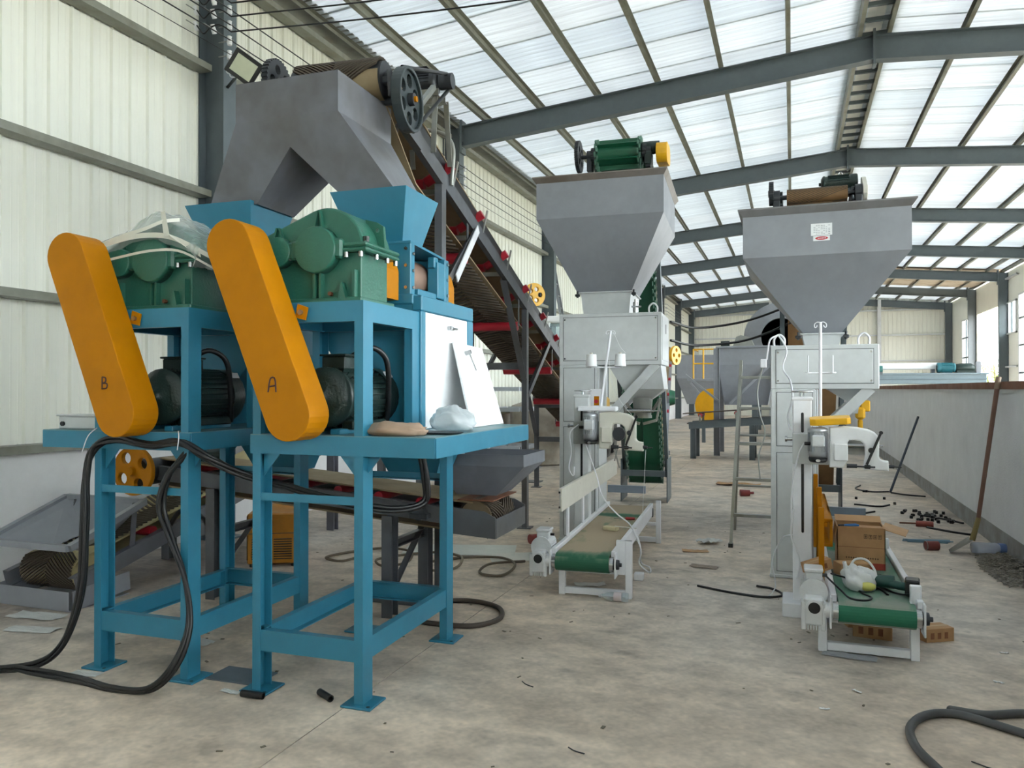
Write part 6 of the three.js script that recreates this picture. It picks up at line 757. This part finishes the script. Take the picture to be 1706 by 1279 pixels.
// on the left conveyor
const onPut1 = (n, l, c, p, turn = 0) => { const t = put1(n, l, c, p); t.rotation.y += turn; return t; };
{ const t = onPut1('screwdriver', 'red-handled screwdriver lying on the dusty green belt', 'screwdriver', [0.77, 0.337, 0.5], 0.15); obj('grip', cyl(V(0, 0.012, 0), V(0.09, 0.012, 0), 0.014, 0.012, 12), paint('#a83232', 0.5), t); obj('blade', cyl(V(-0.11, 0.011, 0), V(0, 0.012, 0), 0.004, 0.004, 8), M.steel, t); }
{ const t = onPut1('wood_block', 'pale wooden block with metal strip on the dusty green belt', 'block', [0.73, 0.337, 1.1], -0.25); obj('block', cb(-0.07, 0.06, 0, 0.035, -0.04, 0.035), paint('#c9bd98', 0.8), t); obj('strip', cb(0.03, 0.24, 0.036, 0.042, -0.012, 0.008), M.cream, t); }
{ const t = onPut1('extension_lead', 'white cord crossing the dusty conveyor from the cream sewing machine', 'cord'); obj('cord', tube([[0.42, 1.08, 0.72], [0.55, 0.8, 0.85], [0.66, 0.62, 1.1], [0.8, 0.5, 1.2], [0.92, 0.42, 1.25], [0.99, 0.3, 1.3], [1.02, 0.2, 1.3], [1.0, 0.1, 1.28], [1.08, 0.02, 1.25], [1.06, 0.02, 1.05], [1.0, 0.06, 1.1], [1.0, 0.25, 1.22], [0.97, 0.35, 1.26]], 0.006, 90, 7), M.white, t); obj('loop', tube([[0.34, 1.26, 0.65], [0.26, 1.18, 0.66], [0.27, 1.0, 0.66], [0.25, 0.82, 0.66], [0.29, 0.76, 0.66], [0.3, 0.85, 0.66]], 0.006, 40, 7), M.white, t); obj('socket', cb(0.98, 1.06, 0.0, 0.06, 1.42, 1.5), M.white, t); }
{ const t = onPut1('water_bottle', 'empty clear plastic bottle with label at the left conveyor foot', 'bottle', [0.93, 0.034, 2.16]); obj('bottle_body', alongX(lathe([[0, -0.1], [0.03, -0.1], [0.033, -0.09], [0.033, 0.03], [0.028, 0.06], [0.014, 0.09], [0.013, 0.11], [0, 0.11]], 20)).rotateY(PI), new THREE.MeshPhysicalMaterial({ color: hex('#eef4f6'), transmission: 0.8, roughness: 0.08, thickness: 0 }), t); obj('wrap_label', alongX(lathe([[0.0335, -0.05], [0.0335, 0.01]], 20)).rotateY(PI), paint('#d8c9c9', 0.6), t); obj('cap', cyl(V(-0.125, 0, 0), V(-0.105, 0, 0), 0.014), M.white, t); }
// beside the partition wall
{ const t = thing('shovel', 'long shovel with reddish handle leaning on the white partition wall', 'shovel', [1.5, 0, -8.62]);
  obj('handle', cyl(V(0.2, 0.28, -0.02), V(0.4, 1.7, -0.1), 0.019, 0.022, 14), paint('#7c5a4e', 0.7, { grime: true }), t); obj('grip', cyl(V(0.385, 1.6, -0.095), V(0.402, 1.72, -0.1), 0.026, 0.024, 14), paint('#8f7a66', 0.8), t); obj('shank', cyl(V(0.15, 0.12, 0.0), V(0.21, 0.34, -0.02), 0.026, 0.022, 14), paint('#8a7a4a', 0.7), t);
  const q = [], P = (i, k) => { const u = (i / 8 - 0.5) * 2, v = k / 8; return V(0.14 - 0.2 * v, 0.13 - 0.12 * v + 0.012 * u * u, u * 0.1 * (1 - 0.35 * v * v) + 0.1 * v); }; for (let i = 0; i < 8; i++) for (let k = 0; k < 8; k++) { const a = [P(i, k), P(i + 1, k), P(i + 1, k + 1), P(i, k + 1)].map((p) => p.toArray()); q.push(a, a.map(([x, y, z]) => [x + 0.003, y - 0.003, z]).reverse()); } obj('blade', quads(q), paint('#6e6a60', 0.6, { metal: 0.4, grime: true }), t); }
{ const t = thing('steel_rod', 'thin dark rod leaning on the partition wall further back', 'rod', [1.42, 0, -13.2]); obj('rod', cyl(V(0, 0.0, 0), V(0.5, 1.15, -0.8), 0.018), paint('#2f3a4a', 0.6), t); }
{ const mk = (n, l, pts, r = 0.012) => { const t = thing('cable_offcut', l, 'cable', [pts[0][0], 0, pts[0][2]]); obj('cable', tube(pts.map(([x, y, z]) => V(x - pts[0][0], y, z - pts[0][2])), r, 40, 7), M.rubber, t); };
  mk(0, 'thin black cable curled beneath the leaning rod', [[1.05, 0.012, -13.9], [0.95, 0.012, -13.4], [1.15, 0.012, -13.1], [1.4, 0.012, -13.2]]); mk(1, 'thin black cable running from the rod foot towards the wall', [[1.42, 0.012, -13.1], [1.6, 0.012, -12.9], [1.85, 0.012, -12.8]]); mk(2, 'short black cable lying past the rod, nearer the stations', [[0.8, 0.012, -11.6], [1.1, 0.012, -11.5], [1.25, 0.012, -11.7]]); mk(3, 'thin black cable along the wall above the black offcuts', [[1.5, 0.012, -10.9], [1.7, 0.012, -10.7], [1.9, 0.012, -10.4]]); mk(4, 'thin black cable trailing behind the red-handled tool', [[1.45, 0.012, -9.95], [1.7, 0.012, -9.7], [1.85, 0.012, -9.6]]); mk(5, 'black cable on floor behind the yellow guarded conveyor', [[0.65, 0.012, -11.2], [0.75, 0.012, -10.7], [1.0, 0.012, -11.0]]); }
{ const t = thing('red_handle_tool', 'tool with a dull red cylindrical handle on floor by black offcuts', 'tool', [1.4, 0, -10.05]); obj('grip', cyl(V(-0.05, 0.035, 0), V(0.13, 0.035, 0.02), 0.034, 0.034, 18), paint('#8e4034', 0.6), t); obj('shaft', cyl(V(-0.22, 0.03, -0.02), V(-0.05, 0.035, 0), 0.01), M.rust, t); }
{ const t = thing('red_tin', 'dull red tin lying on its side beside the shovel blade', 'tin', [1.3, 0, -8.62], 0.3); obj('tin_body', cyl(V(-0.06, 0.045, 0), V(0.06, 0.045, 0), 0.045, 0.045, 22), paint('#7d3b36', 0.6), t); obj('tin_rim', alongX(new THREE.TorusGeometry(0.045, 0.004, 6, 22).rotateX(PI / 2)).translate(-0.06, 0.045, 0), M.galv, t); }
{ const t = thing('clear_bottle', 'crumpled clear plastic bottle with blue end on the scrap by the wall', 'bottle', [1.78, 0, -8.62], 0.2); obj('bottle_body', alongX(lathe([[0, -0.14], [0.05, -0.14], [0.055, -0.1], [0.05, 0], [0.056, 0.06], [0.03, 0.13], [0.02, 0.15], [0, 0.15]], 18)).translate(0, 0.056, 0), new THREE.MeshPhysicalMaterial({ color: hex('#dfe6f0'), transmission: 0.6, roughness: 0.15, thickness: 0 }), t); obj('blue_end', cyl(V(0.1, 0.056, 0), V(0.16, 0.056, 0), 0.05, 0.045, 18), paint('#6f86b8', 0.5), t); }
{ const t = thing('electrode_bundle', 'bundle of pale blue rods on floor in front of the shovel', 'rods', [1.3, 0, -9.05], 0.15), r = rng(5); for (let i = 0; i < 7; i++) obj('rod', cyl(V(-0.22 + r() * 0.06, 0.007 + (i % 2) * 0.012, (i - 3) * 0.013), V(0.2 + r() * 0.08, 0.007 + (i % 2) * 0.012, (i - 3) * 0.018), 0.006, 0.006, 8), paint('#6f93a6', 0.5), t); }
{ // scrap heap along the wall
  const r = rng(77), gs = []; for (let i = 0; i < 900; i++) { const f = Math.pow(r(), 0.8), z = -8.45 + r() * 1.25, x = 1.93 - f * (0.36 - 0.1 * Math.abs(z + 7.8)), h = (1 - f) * 0.06; const g = new THREE.BoxGeometry(0.01 + r() * 0.05, 0.003 + r() * 0.006, 0.004 + r() * 0.015); g.rotateY(r() * 6).rotateZ((r() - 0.5) * 0.8).translate(x, 0.006 + h * r() + 0.004, z); gs.push(g); }
  const o = obj('metal_scrap', gs, paint('#8f8c85', 0.8, { grime: true }), scene); tag(o, 'low heap of dark metal cuttings and chips along the partition base', 'scrap', undefined, 'stuff'); }
{ // black plug offcuts scattered on the floor
  const g = join(cyl(V(0, 0, 0), V(0, 0.035, 0), 0.02, 0.018, 10)), r = rng(19); for (let i = 0; i < 46; i++) { let x, z; if (i < 36) { x = 1.35 + r() * 0.5; z = -10.35 - r() * 0.9; } else { x = 0.8 + r() * 0.9; z = -13.4 + r() * 3.5; } const m = new THREE.Mesh(g, M.black); m.name = numbered('rubber_plug'); m.position.set(x, r() < 0.5 ? 0 : 0.02, z); if (m.position.y) m.rotation.set(PI / 2, r() * 6, 0, 'YXZ'); m.castShadow = m.receiveShadow = true; scene.add(m); tag(m, 'small black rubber plug scattered on floor by the partition wall', 'plug', 'black rubber plugs on the floor'); } }
// floor litter
function sheetOf(name, label, cat, x, z, w, d, turn, mat = paper, lift = 0.012) { const t = thing(name, label, cat, [x, 0, z], turn), n = layered(Math.floor(x * 100 + z * 10 + 4000), 3, 4, 4), q = [], P = (i, k) => [(i / 8 - 0.5) * w + 0.02 * (n(k / 8, 0.2) - 0.5), 0.002 + lift * n(i / 8, k / 8), (k / 8 - 0.5) * d + 0.02 * (n(0.3, i / 8) - 0.5)]; for (let i = 0; i < 8; i++) for (let k = 0; k < 8; k++) { const a = [P(i, k), P(i, k + 1), P(i + 1, k + 1), P(i + 1, k)]; q.push(a, a.map(([x2, y, z2]) => [x2, y - 0.0015, z2]).reverse()); } obj('sheet', quads(q), mat, t); return t; }
sheetOf('paper_scrap', 'pale torn paper on floor by the left wall, nearer scrap', 'paper', -4.75, -3.72, 0.35, 0.12, 0.2); sheetOf('paper_scrap', 'pale torn paper on floor before the wall conveyor tail', 'paper', -5.0, -3.95, 0.4, 0.15, 0.1); sheetOf('paper_scrap', 'small white paper scrap under the cable bundle', 'paper', -3.72, -3.24, 0.18, 0.07, 0.1); sheetOf('paper_scrap', 'white paper scrap between the front legs of machine B', 'paper', -3.55, -3.9, 0.25, 0.1, -0.1); sheetOf('paper_scrap', 'white paper with red print lying behind machine B', 'paper', -3.98, -5.3, 0.28, 0.12, 0.2); sheetOf('paper_scrap', 'white paper scrap at the inner foot of machine A', 'paper', -2.79, -3.31, 0.12, 0.04, -0.1); sheetOf('paper_scrap', 'small white paper curl under machine B rail', 'paper', -3.0, -4.2, 0.06, 0.05, 0.3, paper, 0.03);
sheetOf('plastic_sheet', 'flat clear plastic sheet on floor behind machine A', 'plastic sheet', -3.1, -7.0, 1.1, 0.5, 0.3, paint('#c9cdc6', 0.5)); sheetOf('plastic_sheet', 'creased pale plastic sheet beside the cross conveyor stand', 'plastic sheet', -2.45, -6.9, 0.55, 0.35, 0.5, paint('#d3d3cb', 0.5)); sheetOf('plastic_scrap', 'crumpled clear wrapper under the right conveyor front', 'plastic', 0.32, -5.02, 0.3, 0.1, -0.1, paint('#a6a8ab', 0.4), 0.012); sheetOf('plastic_scrap', 'pale wrapper lying under the dusty conveyor', 'plastic', -1.55, -6.1, 0.25, 0.1, 0.4, paper, 0.03); sheetOf('paper_scrap', 'brown paper scrap behind the dusty conveyor rear leg', 'paper', -0.9, -7.75, 0.25, 0.12, 0.2, card); sheetOf('paper_scrap', 'crumpled white scrap behind the dusty conveyor', 'paper', -0.82, -8.2, 0.25, 0.15, 0.8, paper, 0.06); sheetOf('paper_scrap', 'flat brown cardboard scrap beside the dusty conveyor rear leg', 'cardboard', -0.75, -7.1, 0.25, 0.12, -0.2, paint('#9a8a7c', 0.9)); sheetOf('flat_cardboard', 'grey-brown flattened cardboard near the inclined conveyor post', 'cardboard', -2.15, -7.3, 0.2, 0.1, 0.1, paint('#8f867c', 0.9));
{ const mk = (l, x, z, turn, L = 0.12) => { const t = thing('tube_offcut', l, 'tube', [x, 0.02, z], turn); obj('wall', lathe([[0.013, -L / 2], [0.018, -L / 2], [0.018, L / 2], [0.013, L / 2], [0.013, -L / 2]], 18).rotateZ(PI / 2), M.rubber, t); }; mk('short black tube offcut lying left of the front foot of machine A', -2.27, -3.41, -0.5); mk('short black tube offcut at the inner foot plate of machine A', -2.63, -3.29, 0.05, 0.13); }
{ const t = thing('steel_plate', 'flat grey steel plate on floor between the two granulators', 'plate', [-2.85, 0, -3.5], 0.03); obj('plate', cb(-0.2, 0.13, 0, 0.008, -0.12, 0.08, 0.002), paint('#6b7682', 0.5, { grime: true }), t); }
{ const t = thing('coiled_hose', 'coil of brown-black hose on floor behind the right leg of machine A', 'hose', [-2.2, 0, -5.0]); obj('hose', tube([[-0.3, 0.02, -0.2], [-0.05, 0.02, -0.3], [0.2, 0.02, -0.2], [0.3, 0.02, 0.05], [0.2, 0.02, 0.25], [-0.05, 0.02, 0.3], [-0.3, 0.02, 0.28]], 0.018, 60, 8), paint('#4a4038', 0.7), t); }
{ const t = thing('welding_lead', 'tangled welding lead on floor behind machine A', 'cable', [-3.3, 0, -6.4]), r = rng(8); const p = []; for (let i = 0; i < 22; i++) p.push(V(-0.8 + i * 0.09 + 0.25 * Math.cos(i * 1.1), 0.015 + 0.01 * (i % 3), 0.35 * Math.sin(i * 1.1))); obj('lead', tube(p, 0.012, 160, 7), paint('#6a5f4e', 0.7), t); }
{ const hm = paint('#55585c', 0.6, { grime: true }), a = thing('thick_hose', 'thick grey-black hose bent in a loop on the near floor', 'hose', [0.66, 0, -4.2]); obj('hose', tubeCap([[0.7, 0.021, 0.28], [0.33, 0.021, 0.07], [0.22, 0.021, 0.0], [0.1, 0.021, -0.06], [0.0, 0.021, -0.04], [-0.09, 0.021, 0.05], [-0.15, 0.021, 0.2], [-0.15, 0.021, 0.39], [-0.1, 0.021, 0.57], [0.0, 0.021, 0.85]], 0.02, 90, 10), hm, a); const b = thing('thick_hose', 'straight end of grey-black hose above the looped one', 'hose', [0.78, 0, -4.36]); obj('hose', tubeCap([[-0.05, 0.021, 0.05], [0.09, 0.021, 0.06], [0.27, 0.021, -0.02], [0.7, 0.021, -0.1]], 0.02, 50, 10), hm, b); }
{ const r = rng(55), mk = (l, x, z, turn, L) => { const t = thing('metal_sliver', l, 'scrap', [x, 0, z], turn); obj('sliver', tube([[-L / 2, 0.004, 0], [0, 0.006, 0.012], [L / 2, 0.004, 0.0]], 0.003, 12, 5), M.iron, t); };
  mk('thin curved metal sliver on the open floor below the conveyor', -0.9, -3.3, -0.4, 0.09); mk('thin sliver by the looped hose', 0.78, -3.75, -0.5, 0.14); mk('dark twig-like sliver on floor right of machine A', -1.35, -3.95, -0.6, 0.1); mk('long sliver near the bottom right hose', 0.68, -3.55, -0.6, 0.12);
  const bits = []; for (let i = 0; i < 160; i++) { const x = -4.5 + r() * 6.2, z = -2.4 - r() * 8; bits.push(new THREE.BoxGeometry(0.008 + r() * 0.03, 0.003, 0.004 + r() * 0.012).rotateY(r() * 6).translate(x, 0.0025, z)); } tag(obj('floor_debris', bits, paint('#77705f', 0.9), scene), 'scattered tiny chips and flakes over the concrete floor', 'debris', undefined, 'stuff'); }
{ const mk = (l, x, z, t0) => { const t = thing('pipe_fitting', l, 'part', [x, 0, z], t0); obj('piece', [cyl(V(-0.08, 0.05, 0), V(0.06, 0.05, 0), 0.05, 0.045, 16), cyl(V(0.06, 0.05, 0), V(0.12, 0.05, 0), 0.02)], paint('#8e3a3a', 0.6), t); }; mk('dull red cylindrical fitting on floor seen through the stepladder', -0.66, -12.0, 0.3); mk('small red fitting on floor behind the cross conveyor stand', -2.5, -7.6, 0.9); }
sheetOf('paper_scrap', 'brown paper scrap beyond the stepladder', 'paper', -0.85, -13.3, 0.7, 0.25, -0.1, card, 0.05);
{ const t = thing('junction_box', 'pale grey box with round knob on the platform of machine B', 'box', machAt(-2.02, 1.363, -0.12).toArray(), MACH.a); obj('case', cb(-0.1, 0.2, 0, 0.075, -0.12, 0.03), M.cabinet, t); obj('lid', cb(-0.11, 0.21, 0.075, 0.085, -0.13, 0.04), M.cabinet, t); obj('knob', cyl(V(-0.06, 0.03, 0.03), V(-0.06, 0.03, 0.042), 0.014), M.iron, t); }
{ const mk = (l, x, z, q) => sheetOf('paper_scrap', l, 'paper', x, z, 0.05, 0.014, q, M.plainWhite, 0.01); mk('tiny white paper roll on floor right of the small carton', 1.2, -5.4, 0.3); mk('tiny white paper roll at the right edge of the near floor', 1.35, -5.05, -0.4); mk('tiny white paper roll on floor below the right conveyor', 0.32, -4.45, -0.5); mk('tiny pale scrap beneath the right conveyor, further left', 0.15, -4.15, 0.1); mk('tiny pale scrap on open floor between right conveyor and hose', 1.05, -4.85, -0.5); }

renderer.render(scene, camera);
